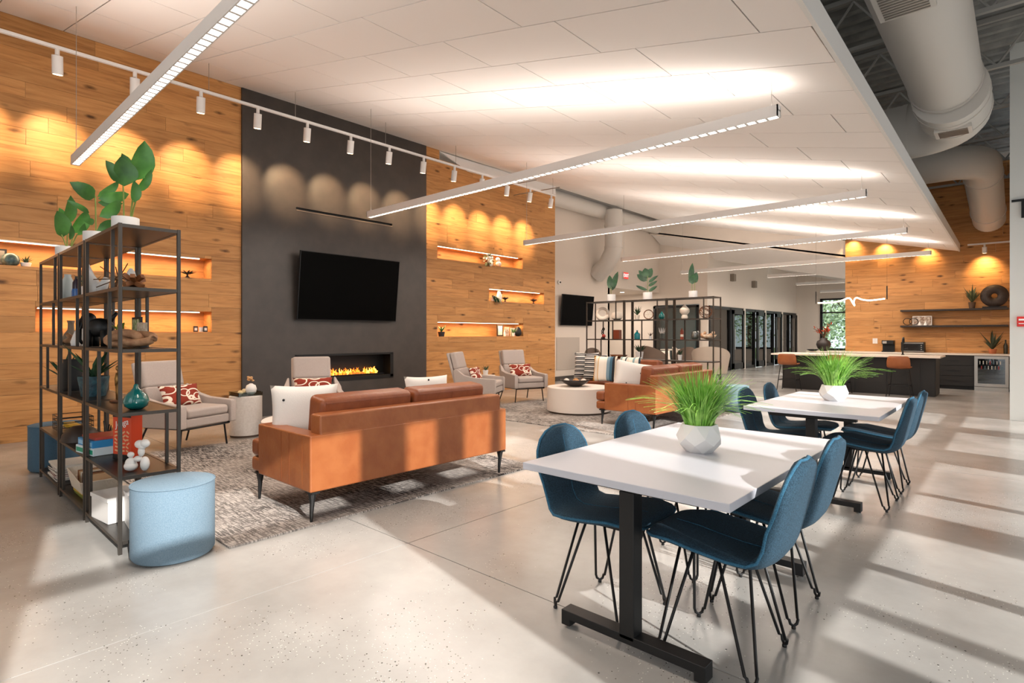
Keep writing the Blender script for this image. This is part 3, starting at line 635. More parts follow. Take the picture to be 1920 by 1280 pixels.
sp = thing('sprinkler', 'small dark ceiling sensor under the far ceiling edge', 'sensor', (-3.4, 16.9, zc(-3.4)-.06)); M().box(-.11, .11, -.03, .03, .02, .06).build('sensor_body', BLACK, sp)

# ================================================================== TABLES AND BLUE CHAIRS
def meeting_table(x0, x1, y0, y1, label):
    cxx, cyy = (x0+x1)/2, (y0+y1)/2; t = thing('meeting_table', label, 'table', (cxx, cyy, 0), 0, 'white meeting tables'); a, b = (x1-x0)/2, (y1-y0)/2
    M().box(-a, a, -b, b, .698, .73).build('tabletop', TABLEW, t, bevel=.003)
    for s in (-1, 1):
        yy = s*(b-.145)
        l = M().box(-.034, .034, yy-.035, yy+.035, .06, .66).build('leg', BLACK, t, bevel=.003)
        f = M(); f.prism([(-.33, .012), (-.33, .078), (.33, .078), (.33, .012), (.285, .012), (.285, .042), (-.285, .042), (-.285, .012)], 'y', yy-.035, yy+.035)
        ft = f.build('foot', BLACK, t, bevel=.003)
        for xx in (-.31, .31): M().lathe([(.016, 0), (.016, .012)], 10, (xx, yy, 0)).build('glide', STEEL, ft)
        M().box(-.3, .3, yy-.03, yy+.03, .66, .698).build('top_bracket', BLACK, t)
    M().box(-.03, .03, -b+.16, b-.16, .655, .697).build('stretcher', BLACK, t)
meeting_table(-1.65, -.725, 1.885, 3.42, 'white rectangular table nearest the camera with a grass pot on it')
meeting_table(-1.65, -.725, 4.57, 6.10, 'second white rectangular table, nearer the kitchen')

def shell_mesh():
    """one bent shell: seat front -> bend -> back; local +x forward, seat widths vary"""
    prof = [(.250, .458, .13), (.240, .466, .185), (.205, .470, .218), (.13, .464, .236), (.02, .450, .240), (-.10, .436, .236), (-.175, .432, .222), (-.222, .455, .206), (-.246, .51, .202), (-.262, .58, .212), (-.279, .66, .218), (-.296, .73, .200), (-.308, .78, .165), (-.315, .812, .115), (-.318, .832, .05)]
    nu = 10; v = []; th = .052
    tops, bots = [], []
    for i, (x, z, hw) in enumerate(prof):
        a = Vector(prof[max(i-1, 0)][:2]); b = Vector(prof[min(i+1, len(prof)-1)][:2]); tt = (b-a).normalized(); nn = Vector((tt.y, -tt.x))  # normal pointing up/forward for seat
        if nn.dot(Vector((.6, .8))) < 0: nn = -nn
        for j in range(nu+1):
            u = -1+2*j/nu; lift = (abs(u)**2.6)*(.022 if 3 <= i <= 9 else .008)
            edge = 1-abs(u)**6*.65
            tops.append((x+nn.x*(lift+th*.5*edge), u*hw, z+nn.y*(lift+th*.5*edge)))
            bots.append((x+nn.x*(lift-th*.5*edge), u*hw, z+nn.y*(lift-th*.5*edge)))
    m = M(); n = len(prof); w_ = nu+1; o = len(tops); vs = tops+bots; fs = []
    for i in range(n-1):
        for j in range(nu):
            fs.append((i*w_+j, i*w_+j+1, (i+1)*w_+j+1, (i+1)*w_+j)); fs.append((o+i*w_+j, o+(i+1)*w_+j, o+(i+1)*w_+j+1, o+i*w_+j+1))
    for i in range(n-1):
        for j in (0, nu): fs.append((i*w_+j, (i+1)*w_+j, o+(i+1)*w_+j, o+i*w_+j))
    for j in range(nu):
        for i in (0, n-1): fs.append((i*w_+j, i*w_+j+1, o+i*w_+j+1, o+i*w_+j))
    m.add(vs, fs)
    rim = [Vector(((Vector(tops[i*w_+j])+Vector(bots[i*w_+j]))/2)) for (i, j) in [(i, 0) for i in range(n)]+[(n-1, j) for j in range(1, nu)]+[(i, nu) for i in range(n-1, -1, -1)]+[(0, j) for j in range(nu-1, 0, -1)]]
    return m, rim
def blue_chair(label):
    t = thing('upholstered_chair', label, 'chair', (0, 0, 0), 0, 'blue chairs at the white tables')
    m, rim = shell_mesh(); m.build('shell', BLUE, t, smooth=True, sub=1)
    p = M(); p.tube(rim, .0065, 6, closed=True); p.build('piping', BLUEP, t, smooth=True)
    s = M(); s.tube([(.20, 0, .494)]+[(x, 0, z) for x, z in ((.10, .489), (.0, .474), (-.09, .464), (-.155, .462), (-.196, .478), (-.220, .52), (-.236, .58), (-.252, .655), (-.270, .73), (-.284, .79))], .002, 5); s.build('seam', BLUEP, t)
    M().box(-.12, .13, -.10, .10, .412, .428).build('seat_plate', BLACK, t)
    for sx in (-1, 1):
        for sy in (-1, 1):
            fx, fy = sx*.185, sy*.19; a = Vector((sx*.14+.01, sy*.06, .432)); b = Vector((sx*.05+.01, sy*.145, .432)); f = Vector((fx, fy, .012))
            d = (b-a).normalized()*.02
            pts = [a, a.lerp(f-d, .93)]+[f-d*1.0+Vector((0, 0, .028)), f-d*.75+Vector((0, 0, .010)), f+Vector((0, 0, 0)), f+d*.75+Vector((0, 0, .010)), f+d+Vector((0, 0, .028))]+[b.lerp(f+d, .93), b]
            l = M().tube(pts, .0065, 7).build('leg', BLACK, t, smooth=True)
            M().lathe([(.009, 0), (.010, .006), (.008, .012)], 8, (fx, fy, 0)).build('glide', BLACK, l)
    return t
c0 = blue_chair('blue tweed chair at the left front of the nearest white table')
c0.location = (-1.455, 2.30, 0); c0.rotation_euler = (0, 0, 0)
for (x, y, rz, lb) in ((-1.455, 3.0, 0, 'blue tweed chair behind the left front one, mostly hidden by the nearest table'),
    (-.915, 2.30, PI, 'blue tweed chair in the right foreground, turned to the nearest table'),
    (-.93, 2.86, PI, 'blue tweed chair just behind the right foreground chair'),
    (-1.475, 4.98, 0, 'blue chair at the left of the second table, nearer the camera'),
    (-1.49, 5.66, .03, 'blue chair at the far left corner of the second table'),
    (-.91, 5.07, PI-.02, 'blue chair at the right of the second table, nearer the camera'),
    (-.91, 5.70, PI, 'blue chair at the right of the second table, nearer the kitchen')):
    dup(c0, (x, y, 0), rz, lb)

def faceted_pot(t, r, h, seedv):
    rnd = random.Random(seedv); n = 7; rings = [(.60, 0), (.93, .30), (1.0, .55), (.80, 1.0)]; vs = []
    for i, (q, z) in enumerate(rings):
        for j in range(n):
            a = 2*PI*(j+(.5 if i % 2 else 0))/n; vs.append((r*q*math.cos(a), r*q*math.sin(a), h*z))
    fs = []
    for i in range(len(rings)-1):
        for j in range(n):
            a, b = i*n+j, i*n+(j+1) % n; c, d = (i+1)*n+j, (i+1)*n+(j+1) % n
            if i % 2 == 0: fs += [(a, b, c), (b, d, c)]
            else: fs += [(a, b, d), (a, d, c)]
    vs += [(r*.70*math.cos(2*PI*(j+.5)/n), r*.70*math.sin(2*PI*(j+.5)/n), h*.98) for j in range(n)]; k = len(rings)*n
    vs += [(r*.6*math.cos(2*PI*(j+.5)/n), r*.6*math.sin(2*PI*(j+.5)/n), h*.8) for j in range(n)]
    fs += [((len(rings)-1)*n+j, (len(rings)-1)*n+(j+1) % n, k+(j+1) % n, k+j) for j in range(n)]+[(k+j, k+(j+1) % n, k+n+(j+1) % n, k+n+j) for j in range(n)]+[tuple(range(n-1, -1, -1)), tuple(k+n+j for j in range(n))]
    M().add(vs, fs).build('pot', MATW, t)
def grass_pot(loc, r, h, hgt, label, seedv, nb=420):
    t = thing('grass_plant', label, 'potted plant', loc, 0, 'grass pots on the white tables'); faceted_pot(t, r, h, seedv)
    M().lathe([(r*.62, h*.82), (r*.62, h*.86)], 12).build('soil', mat('soil', '#4d5a25', .9), t)
    rnd = random.Random(seedv); g = M()
    for k in range(nb):
        a = rnd.uniform(0, 2*PI); q = r*.58*math.sqrt(rnd.random()); out = rnd.random()**.65; L = hgt*rnd.uniform(.62, 1.02); b0 = Vector((q*math.cos(a), q*math.sin(a), h*.85))
        a2 = a+rnd.uniform(-.5, .5); dirv = Vector((math.cos(a2), math.sin(a2), 0)); lean = .08+.78*out
        tip = b0+dirv*L*lean*.95+Vector((0, 0, L*(1-.42*lean*lean))); mid = b0+dirv*L*lean*.30+Vector((0, 0, L*.62))
        if out > .93: tip.z -= L*.28; tip += dirv*L*.25
        pts = bez(b0, mid, tip, 5); w0 = rnd.uniform(.0028, .0052); side = dirv.cross(Vector((0, 0, 1))).normalized(); vs = []
        for i, p in enumerate(pts):
            ww = w0*(1-(i/5)**2*.92); vs += [p-side*ww, p+dirv*.0008+Vector((0, 0, .001)), p+side*ww]
        g.add(vs, [(i*3+q2, i*3+q2+1, i*3+q2+4, i*3+q2+3) for i in range(5) for q2 in (0, 1)])
    g.build('grass_blades', GRASS, t)['kind'] = 'stuff'
    return t
grass_pot((-1.165, 2.64, .73), .108, .135, .31, 'spiky green grass in a faceted white pot on the nearest table', 3, 560)
grass_pot((-1.20, 5.45, .73), .115, .135, .36, 'spiky green grass in a faceted white pot on the second table', 8, 480)

# ================================================================== RUGS, SOFAS, PILLOWS
for (x0, x1, y0, y1, lb) in ((-7.05, -3.55, 1.36, 4.26, 'flecked grey woven rug under the nearer leather sofa'), (-7.15, -3.5, 6.22, 9.25, 'flecked grey woven rug under the farther leather sofas and drum table')):
    one(M().box(x0, x1, y0, y1, .001, .012), 'area_rug', RUG, lb, 'rug', group='woven rugs')
def sofa(name, label, loc, rz, L=1.95, D=.96):
    """local: back along y at x=0..., faces -x ; origin at the back-centre on the floor"""
    t = thing(name, label, 'sofa', loc, rz, 'cognac leather sofas'); hl = L/2
    M().box(-D+.15, -.04, -hl+.13, hl-.13, .215, .33).build('base_frame', LEATH, t, bevel=.02); M().box(-D+.0, -D+.17, -hl+.01, hl-.01, .215, .332).build('front_rail', LEATH, t, bevel=.03, seg=3)
    M().box(-.13, 0, -hl+.002, hl-.002, .212, .60).build('back_lower', LEATH, t, bevel=.012)
    M().box(-.14, -.002, -hl+.075, hl-.075, .58, .735).build('back_rail', LEATH, t, bevel=.018)
    for s in (-1, 1):
        ya, yb_ = (s*hl, s*(hl-.135)); ar = M().box(-D+.15, -.10, min(ya, yb_), max(ya, yb_), .212, .60).build('arm', LEATH, t, bevel=.014)
        for xx in (-.30, -.42): M().box(xx-.003, xx+.003, s*hl-.0015 if s > 0 else s*hl-.0015, s*hl+.0015, .225, .585).build('seam', LEATHD, ar)
    for s in (-1, 1):
        cu0 = M(); ya0, yb0 = s*.004, s*(hl-.142); cu0.prism([(-D-.005, ya0), (-D-.005, s*(hl-.012)), (-D+.142, s*(hl-.012)), (-D+.142, yb0), (-.16, yb0), (-.16, ya0)], 'z', .338, .468); cu0.build('seat_cushion', LEATHD, t, bevel=.032, seg=3)
        bc = M().box(-.1, .1, -(hl-.165)/2, (hl-.165)/2, 0, .40); cu = bc.build('back_cushion', LEATHD, t, bevel=.045, seg=3, rot=(0, .12, 0)); cu.location = (-.265, s*((hl-.165)/2+.012), .445)
        pz = M(); w2 = (hl-.165)/2-.04; pz.tube([(.098, -w2, .362), (.098, w2, .362)], .004, 5); pz.tube([(.1005, 0, .03), (.1005, 0, .36)], .0025, 5); pz.build('piping', LEATHD, cu)
    for sx in (-D+.10, -.045):
        for s in (-1, 1):
            yy = s*(hl-.04); m = M(); m.tube([(sx, yy-s*.0, .212), (sx, yy, .14), (sx-.008, yy, .07), (sx-.012, yy, .0)], [.032, .018, .014, .010], 8); m.box(sx-.045, sx+.045, yy-.035 if s > 0 else yy-.025, yy+.025 if s > 0 else yy+.035, .2, .214)
            m.build('leg', BLACK, t, smooth=True, auto=True)
    return t
s1 = sofa('leather_sofa', 'cognac leather sofa nearest the camera, seen from behind', (-3.555, 2.855, .0125), 0)
s2 = dup(s1, (-3.60, 7.78, .0125), 0, 'second cognac leather sofa behind the nearest grass pot, its side toward the camera')
s3 = sofa('leather_sofa', 'short cognac leather sofa facing the camera in front of the far shelving', (-5.31, 9.37, .0), PI/2, 1.46)

def pillow(name, label, w_, h_, th, m, loc, rot, group='throw pillows', n=14, tassel=None):
    mm = M(); vs = []; fs = []
    for sgn in (1, -1):
        for i in range(n+1):
            for j in range(n+1):
                u, v = -1+2*i/n, -1+2*j/n; r = (1-u**4)*(1-v**4); pinch = 1-.09*(1-abs(v)**2)*abs(u)**3*0
                uu = u*(1-.075*(1-v*v)); vv = v*(1-.075*(1-u*u)); vs.append((uu*w_/2, vv*h_/2, sgn*th/2*max(r, 0)**.55))
    W_ = n+1; o = W_*W_
    for i in range(n):
        for j in range(n): fs += [(i*W_+j, (i+1)*W_+j, (i+1)*W_+j+1, i*W_+j+1), (o+i*W_+j, o+i*W_+j+1, o+(i+1)*W_+j+1, o+(i+1)*W_+j)]
    mm.add(vs, fs); me = mm.build(name, m, None, smooth=True, loc=loc, rot=rot)
    bm = bmesh.new(); bm.from_mesh(me.data); bmesh.ops.remove_doubles(bm, verts=bm.verts, dist=1e-5); bm.to_mesh(me.data); bm.free()
    tag(me, label, 'pillow', group)
    if tassel:
        for (x, y) in tassel: M().ball((x, y, th*.5*max((1-(2*x/w_)**4)*(1-(2*y/h_)**4), 0)**.55), .010, .010, .008, 8, 6).build('button', BLACK, me)
    return me
# pillow local: x width, y height, z thickness. stand it up: rotate x by 90deg, z heading
pillow('throw_pillow', 'cream cushion with small dark buttons on the near end of the nearest sofa', .50, .44, .15, CREAM, (-4.15, 2.15, .69), (math.radians(82), 0, math.radians(62)), tassel=[(-.14, -.17), (.0, -.18), (.15, -.17), (-.15, .1)])
pillow('throw_pillow', 'cream cushion peeking over the far end of the nearest sofa', .46, .40, .14, CREAM, (-4.30, 3.50, .70), (math.radians(78), 0, math.radians(75)), tassel=[(.0, .15)])
pillow('throw_pillow', 'cream cushion with small dark buttons on the near end of the second sofa', .56, .42, .16, CREAM, (-4.12, 7.12, .70), (math.radians(80), .18, math.radians(40)), tassel=[(-.1, -.12), (.08, .05), (.1, -.12), (.2, .16)])
STR = stripe_mat('bw_stripe', [(0, '#e6e2dc'), (.28, '#20201f'), (.5, '#e0dcd6'), (.62, '#26262a'), (.9, '#8b8b8b')], 13)
ABS = stripe_mat('abstract_bands', [(0, '#e8e0d4'), (.12, '#7c97a6'), (.24, '#3f6378'), (.34, '#1d1f24'), (.42, '#d8cdb8'), (.5, '#c9943f'), (.60, '#e8dccb'), (.74, '#d7b27c'), (.78, '#ece5da')], 2.25, 0)
ST2 = stripe_mat('teal_cream', [(0, '#e6ddcf'), (.3, '#7e9aa0'), (.45, '#e0d8cc'), (.7, '#2c3f49'), (.8, '#d8cfc0')], 4, 0)
pillow('throw_pillow', 'black and white striped cushion leaning at the left end of the facing sofa', .46, .50, .15, STR, (-5.98, 8.62, .72), (math.radians(80), 0, math.radians(20)))
pillow('throw_pillow', 'black and white striped cushion overlapping the first striped one', .46, .48, .15, STR, (-5.72, 8.52, .70), (math.radians(80), 0, math.radians(5)))
pillow('throw_pillow', 'gold, cream and blue banded cushion in front of the striped pair', .44, .46, .14, ABS, (-5.40, 8.36, .70), (math.radians(80), 0, math.radians(10)))
pillow('throw_pillow', 'pale cushion with teal bands behind the cream cushion of the second sofa', .42, .40, .13, ST2, (-5.02, 8.55, .72), (math.radians(80), 0, 0))

# ================================================================== ARMCHAIRS
def armchair(label):
    t = thing('lounge_armchair', label, 'armchair', (0, 0, 0), 0, 'grey lounge armchairs')
    M().box(-.30, .335, -.29, .29, .27, .37).build('seat_base', GREYF, t, bevel=.02)
    M().box(-.26, .345, -.275, .275, .37, .475).build('seat_cushion', GREYF, t, bevel=.035, seg=3)
    for s in (-1, 1):
        a = M(); poly = [(-.33, .25), (-.38, .40), (-.41, .66), (-.36, .70), (-.20, .585), (-.02, .545), (.345, .525), (.36, .50), (.355, .27)]
        ya, yb_ = s*.29, s*.365; n = len(poly)
        vs = [(p[0], ya, p[1]) for p in poly]+[(p[0], yb_-s*(.05 if p[0] < -.3 else 0), p[1]) for p in poly]
        a.add(vs, [tuple(range(n)), tuple(range(2*n-1, n-1, -1))]+[(i, i+n, (i+1) % n+n, (i+1) % n) for i in range(n)]); a.build('arm', GREYF, t, bevel=.015)
    b = M().box(-.055, .055, -.255, .255, 0, .34).build('backrest', GREYF, t, bevel=.03, seg=3, rot=(0, -.30, 0)); b.location = (-.27, 0, .36)
    h = M().box(-.055, .055, -.25, .25, 0, .31).build('headrest', GREYF, t, bevel=.035, seg=3, rot=(0, -.26, 0)); h.location = (-.372, 0, .675)
    o = M().box(-.03, .02, -.26, .26, 0, .74).build('back_shell', GREYF, t, bevel=.02, rot=(0, -.27, 0)); o.location = (-.335, 0, .25)
    f = M(); f.tube([(.30, -.31, .255), (.30, .31, .255)], .011, 6); f.tube([(-.28, -.27, .245), (-.28, .27, .245)], .011, 6)
    for s in (-1, 1): f.tube([(.32, s*.30, .262), (-.32, s*.26, .245)], .012, 6)
    f.build('under_frame', BLACK, t)
    for sx, sy in ((1, 1), (1, -1), (-1, 1), (-1, -1)):
        M().tube([(sx*.26, sy*.28, .255), (sx*(.27 if sx > 0 else .38), sy*.31, .0)], .011, 7).build('leg', BLACK, t)
    return t
ac = armchair('grey lounge armchair at left behind the near shelving'); ac.location = (-7.08, 2.24, .0125); ac.rotation_euler = (0, 0, math.radians(22))
ACS = [(-7.08, 2.24, 22)]
for (x, y, d, lb) in ((-6.93, 3.72, -24, 'grey lounge armchair in front of the fireplace'), (-7.10, 6.98, 30, 'grey lounge armchair seen from the side at the far end of the nearest sofa'), (-7.23, 8.26, -20, 'grey lounge armchair at the right end of the wood wall')):
    dup(ac, (x, y, .0125), math.radians(d), lb); ACS.append((x, y, d))
for i, (x, y, d) in enumerate(ACS):
    a = math.radians(d); c, s = math.cos(a), math.sin(a); px = x-.09*c; py = y-.09*s
    pillow('lumbar_pillow', 'rust and cream lumbar cushion on the grey armchair '+['behind the near shelving', 'in front of the fireplace', 'beyond the nearest sofa', 'near the wood wall edge'][i], .50, .26, .12, RUST, (px, py, .60), (math.radians(68), 0, a+PI/2), 'rust lumbar cushions')
# drum tables
def drum(name, label, loc, r, h, m, group):
    t = thing(name, label, 'table', loc, 0, group); M().lathe([(r*.93, 0), (r*.93, .03)], 40).build('plinth', mat('plinth_brown', '#5b4b40', .7), t)
    M().lathe([(r, .03), (r, h-.008), (r-.008, h)], 56).build('drum_body', m, t, smooth=True, auto=True); return t
DR = mat('drum_white', '#dfd5cc', .55)
drum('drum_table', 'large white drum coffee table with a dark bowl on it', (-5.49, 7.70, .012), .527, .42, DR, 'white drum coffee tables')
drum('drum_table', 'large white drum coffee table mostly hidden behind the nearest sofa', (-5.45, 2.95, .012), .527, .42, DR, 'white drum coffee tables')
drum('side_table', 'pale plaster drum side table between the two left armchairs', (-7.37, 3.02, 0), .194, .52, PLASTER, 'plaster side tables')
drum('side_table', 'pale plaster drum side table between the two right armchairs', (-7.62, 7.62, 0), .194, .52, PLASTER, 'plaster side tables')
bw = thing('bowl', 'wide black bowl on the drum coffee table', 'bowl', (-5.54, 7.665, .432)); M().lathe([(.07, 0), (.12, .02), (.20, .065), (.25, .115), (.24, .115), (.19, .07), (.10, .03), (.001, .025)], 36, cap=False).build('bowl_body', mat('bowl_black', '#2a2320', .35), bw, smooth=True)
for (dx, dy, r_, c_, lb) in ((-.12, -.08, .05, '#e3d9cd', 'white ball in the black bowl, at its left'), (.03, -.02, .055, '#b98552', 'tan wooden ball in the middle of the black bowl'), (.13, .06, .05, '#e0d2c2', 'white ball in the black bowl, at its right')):
    one(M().ball((0, 0, 0), r_, n=20, m=12), 'decor_ball', mat('ball'+c_, c_, .6), lb, 'decor ball', (-5.54+dx, 7.665+dy, .432+.085), group='balls in the black bowl', smooth=True)
# things on the left side table
t = thing('tray', 'clear glass tray on the left plaster side table', 'tray', (-7.37, 3.02, .52)); F = M()
F.box(-.15, .15, -.15, .15, .0, .006); F.box(-.15, .15, -.15, -.144, 0, .05); F.box(-.15, .15, .144, .15, 0, .05); F.box(-.15, -.144, -.15, .15, 0, .05); F.box(.144, .15, -.15, .15, 0, .05); F.build('tray_body', GLASS, t)
t = thing('vase', 'round white vase of dried petals on the left side table', 'vase', (-7.33, 3.07, .527)); M().lathe([(.03, 0), (.06, .03), (.068, .075), (.055, .12), (.02, .14), (.018, .145)], 24).build('vase_body', WHITE, t, smooth=True)
rnd = random.Random(2)
for k in range(9):
    a = rnd.uniform(0, 6.28); d = Vector((math.cos(a)*.05, math.sin(a)*.05, .05+rnd.random()*.06)); M().ball((d.x*.6, d.y*.6, .14+d.z*.8), .03, .018, .012, 8, 6).build('petal', mat('petal', '#d6a978', .8), t, rot=(0, 0, 0))
t = one(M().ball((0, 0, .03), .05, .035, .03, 14, 8).ball((.03, .03, .05), .03, .03, .03, 12, 8), 'shell_ornament', mat('shell_cream', '#e6cf9f', .5), 'cream knobbly ornament in the glass tray', 'ornament', (-7.40, 2.97, .527), smooth=True)
def rosette(t, m, z, r, n=14, seedv=1, up=.7, wd=.022):
    rnd = random.Random(seedv)
    for k in range(n):
        a = 2*PI*k/n*2.4+rnd.uniform(-.2, .2); L = r*rnd.uniform(.7, 1.05); e = up*rnd.uniform(.5, 1.2); d = Vector((math.cos(a), math.sin(a), 0)); s = d.cross(Vector((0, 0, 1)))
        b = Vector((0, 0, z)); md = b+d*L*.45+Vector((0, 0, L*e*.55)); tp = b+d*L*.95+Vector((0, 0, L*e)); w_ = wd*r/.1
        M().add([b-s*w_*.3, b+s*w_*.3, md+s*w_*.5, tp, md-s*w_*.5, md-Vector((0, 0, w_*.3))], [(0, 1, 5), (1, 2, 5), (2, 3, 5), (3, 4, 5), (4, 0, 5), (0, 4, 3, 2, 1)]).build('leaf', m, t)
def potted(name, label, loc, r, h, potm, leafm, lr, n=14, seedv=1, up=.8, square=False, group=None):
    t = thing(name, label, 'potted plant', loc, 0, group)
    if square: M().box(-r, r, -r*.7, r*.7, 0, h).build('pot', potm, t, bevel=.004)
    else: M().lathe([(r*.78, 0), (r, h*.9), (r, h), (r*.88, h), (r*.85, h*.85)], 20).build('pot', potm, t, smooth=True, auto=True)
    rosette(t, leafm, h*.9, lr, n, seedv, up); return t
potted('succulent', 'small green succulent in a white pot on the right side table', (-7.60, 7.60, .52), .055, .10, MATW, LEAFD, .10, 12, 3, 1.0)
# ottomans
def ottoman(label, loc, m):
    t = thing('ottoman', label, 'ottoman', loc, 0, 'round blue ottomans'); r = .217
    M().lathe([(r-.012, .012), (r, .03), (r, .425), (r-.004, .432)], 56).build('ottoman_body', m, t, smooth=True, auto=True)
    M().lathe([(r-.003, .430), (r-.02, .441), (.001, .446)], 56, cap=False).build('ottoman_top', m, t, smooth=True)
    M().tube([(r*math.cos(2*PI*k/48), r*math.sin(2*PI*k/48), .431) for k in range(48)], .004, 6, closed=True).build('piping', m, t, smooth=True)
    for k in range(4): M().lathe([(.014, 0), (.014, .014)], 8, (r*.75*math.cos(k*PI/2+.4), r*.75*math.sin(k*PI/2+.4), 0)).build('glide', BLACK, t)
ottoman('light blue round ottoman in front of the near shelving', (-3.715, 1.105, 0), OTT)
ottoman('round blue ottoman, coloured darker for shade, behind the far left end of the near shelving', (-6.93, 1.05, 0), OTT_SHADED)
ottoman('pale blue round ottoman behind the nearest grass pot, by the far shelving', (-3.60, 9.60, 0), OTT)

# ================================================================== SHELVING
SZ = [.075, .455, .832, 1.21, 1.582, 1.955]; UW = .87; UD = .33
def shelf_unit(name, label, group):
    """origin at front-left foot, x to the right, y to the back"""
    t = thing(name, label, 'shelving unit', (0, 0, 0), 0, group); q = .0095
    for x in (q, UW-q):
        for y in (q, UD-q): M().box(x-q, x+q, y-q, y+q, 0, 1.96).build('post', SHELFM, t)
    for z in SZ:
        b = M().box(.012, UW-.012, .012, UD-.012, z-.016, z).build('shelf_board', SHELFB, t)
        for y in (q, UD-q): M().box(.02, UW-.02, y-q, y+q, z-.018, z+.002).build('shelf_edge', SHELFM, b)
        for x in (q, UW-q): M().box(x-q, x+q, .02, UD-.02, z-.018, z+.002).build('shelf_edge', SHELFM, b)
    for lev, xf, y in ((4, UW-.18, q), (2, .35, q), (0, .12, q), (3, .20, UD-q), (1, UW-.24, UD-q), (3, .62, q)):
        M().box(xf-.009, xf+.009, y-.009, y+.009, SZ[lev], SZ[lev+1]-.016).build('divider_bar', SHELFM, t)
    return t
u0 = shelf_unit('open_shelving', 'right-hand unit of the near black metal shelving, beside the blue ottoman', 'black metal shelving units'); u0.location = (-4.80, .88, 0)
dup(u0, (-5.72, .88, 0), 0, 'middle unit of the near black metal shelving'); dup(u0, (-6.64, .88, 0), 0, 'left-hand unit of the near black metal shelving')
for k, x in enumerate((-4.76, -5.64, -6.52)): dup(u0, (x, 9.40, 0), 0, ['right-hand', 'middle', 'left-hand'][k]+' unit of the far black metal shelving behind the facing sofa')

def leaf_mesh(m, base, tip, wd, bend=.15, up=Vector((0, 0, 1)), n=6, fold=.18):
    base = Vector(base); tip = Vector(tip); d = tip-base; L = d.length; s = d.cross(up)
    s = s.normalized() if s.length > 1e-5 else Vector((1, 0, 0)); nn = s.cross(d).normalized(); vs = []
    for i in range(n+1):
        u = i/n; p = base+d*u+nn*(math.sin(u*PI)*bend*L); ww = wd*(math.sin(PI*min(u**.82, 1))**.62)*.5 if 0 < i < n else .0015
        vs += [p-s*ww+nn*ww*fold, p, p+s*ww+nn*ww*fold]
    m.add(vs, [(i*3+q, i*3+q+1, i*3+q+4, i*3+q+3) for i in range(n) for q in (0, 1)]); return m
def W2(px, py, base, dist=None):
    """offset helper: vector in the picture-parallel plane through base, from metres right/up"""
    return Vector(base)+RGT*px+Vector((0, 0, py))
def leafplant(label, loc, r, h, leaves, stems, sc=1.0, group=None, leafm=None):
    """leaves: (base_right, base_up, tip_right, tip_up, width, depth_shift) metres relative to the pot's base; stems likewise"""
    t = thing('leafy_plant', label, 'potted plant', loc, 0, group)
    M().lathe([(r*.96, 0), (r, .01), (r, h), (r*.92, h), (r*.9, h*.85), (.001, h*.84)], 24, cap=False).lathe([(r*.96, 0), (r*.01, 0)], 24, cap=False).build('pot', MATW, t, smooth=True, auto=True)
    for (a, b, c, d, dd) in stems:
        p0 = RGT*a*sc+Vector((0, 0, b*sc)); p1 = RGT*c*sc+FWD*dd*sc+Vector((0, 0, d*sc)); md = (p0+p1)/2+Vector((0, 0, .02))
        M().tube(bez(p0, md, p1, 5), .005*sc, 6).build('stem', STEM, t)
    for (a, b, c, d, wd, dd) in leaves:
        p0 = RGT*a*sc+FWD*dd*.3*sc+Vector((0, 0, b*sc)); p1 = RGT*c*sc+FWD*dd*sc+Vector((0, 0, d*sc))
        leaf_mesh(M(), p0, p1, wd*sc, .10, up=FWD).build('leaf', leafm or LEAF, t, smooth=True)
    return t
# near shelving, top: three plants (metres; picture scale .00364/.0042/.0048 m per px)
leafplant('broad-leaved plant in a white pot at the right end of the near shelving top', (-4.16, .968, 1.957), .074, .075,
  [(.0, .27, -.005, .445, .16, -.04), (.045, .31, .10, .57, .16, .03), (-.01, .33, -.065, .50, .10, .06), (.07, .24, .15, .385, .06, .02), (.06, .17, .075, .30, .07, -.03), (-.04, .30, -.11, .43, .08, -.02)],
  [(-.01, .06, .0, .27, -.02), (.03, .06, .045, .31, .02), (.035, .06, .07, .25, .02), (.03, .06, .06, .18, -.02)])
leafplant('fiddle-leaf plant in a white pot in the middle of the near shelving top', (-4.93, .968, 1.957), .078, .078,
  [(-.01, .33, -.19, .44, .11, 0), (0, .34, .13, .46, .07, .05), (.02, .32, .25, .35, .085, -.02), (-.05, .22, -.21, .31, .04, 0), (.03, .19, .20, .30, .10, -.03), (-.02, .15, -.12, .18, .05, .03), (.01, .09, .17, .14, .12, -.02), (.02, .05, .16, .09, .04, .05), (0, .30, .15, .30, .06, .06)],
  [(0, .06, -.005, .34, 0)])
leafplant('broad-leaved plant in a white pot at the left end of the near shelving top', (-5.95, .968, 1.957), .080, .078,
  [(-.03, .16, -.06, .38, .15, -.03), (-.02, .27, .015, .52, .11, .02), (.04, .20, .13, .40, .13, .05), (.03, .14, .06, .26, .05, -.03), (.09, .18, .15, .28, .055, 0), (-.05, .30, -.10, .42, .07, .04)],
  [(0, .06, -.03, .18, -.02), (.0, .06, -.01, .28, .02), (.03, .06, .04, .20, .02), (.03, .06, .09, .19, 0)])
fsc = 1.75
leafplant('upright leafy plant in a white pot at the left end of the far shelving top', (-6.03, 9.56, 1.957), .085, .14, [(0, .24, -.03, .52, .13, 0), (.02, .22, .14, .60, .12, .03), (.02, .28, .10, .44, .09, -.03)], [(0, .1, 0, .28, 0)], 1, None, LEAFD)
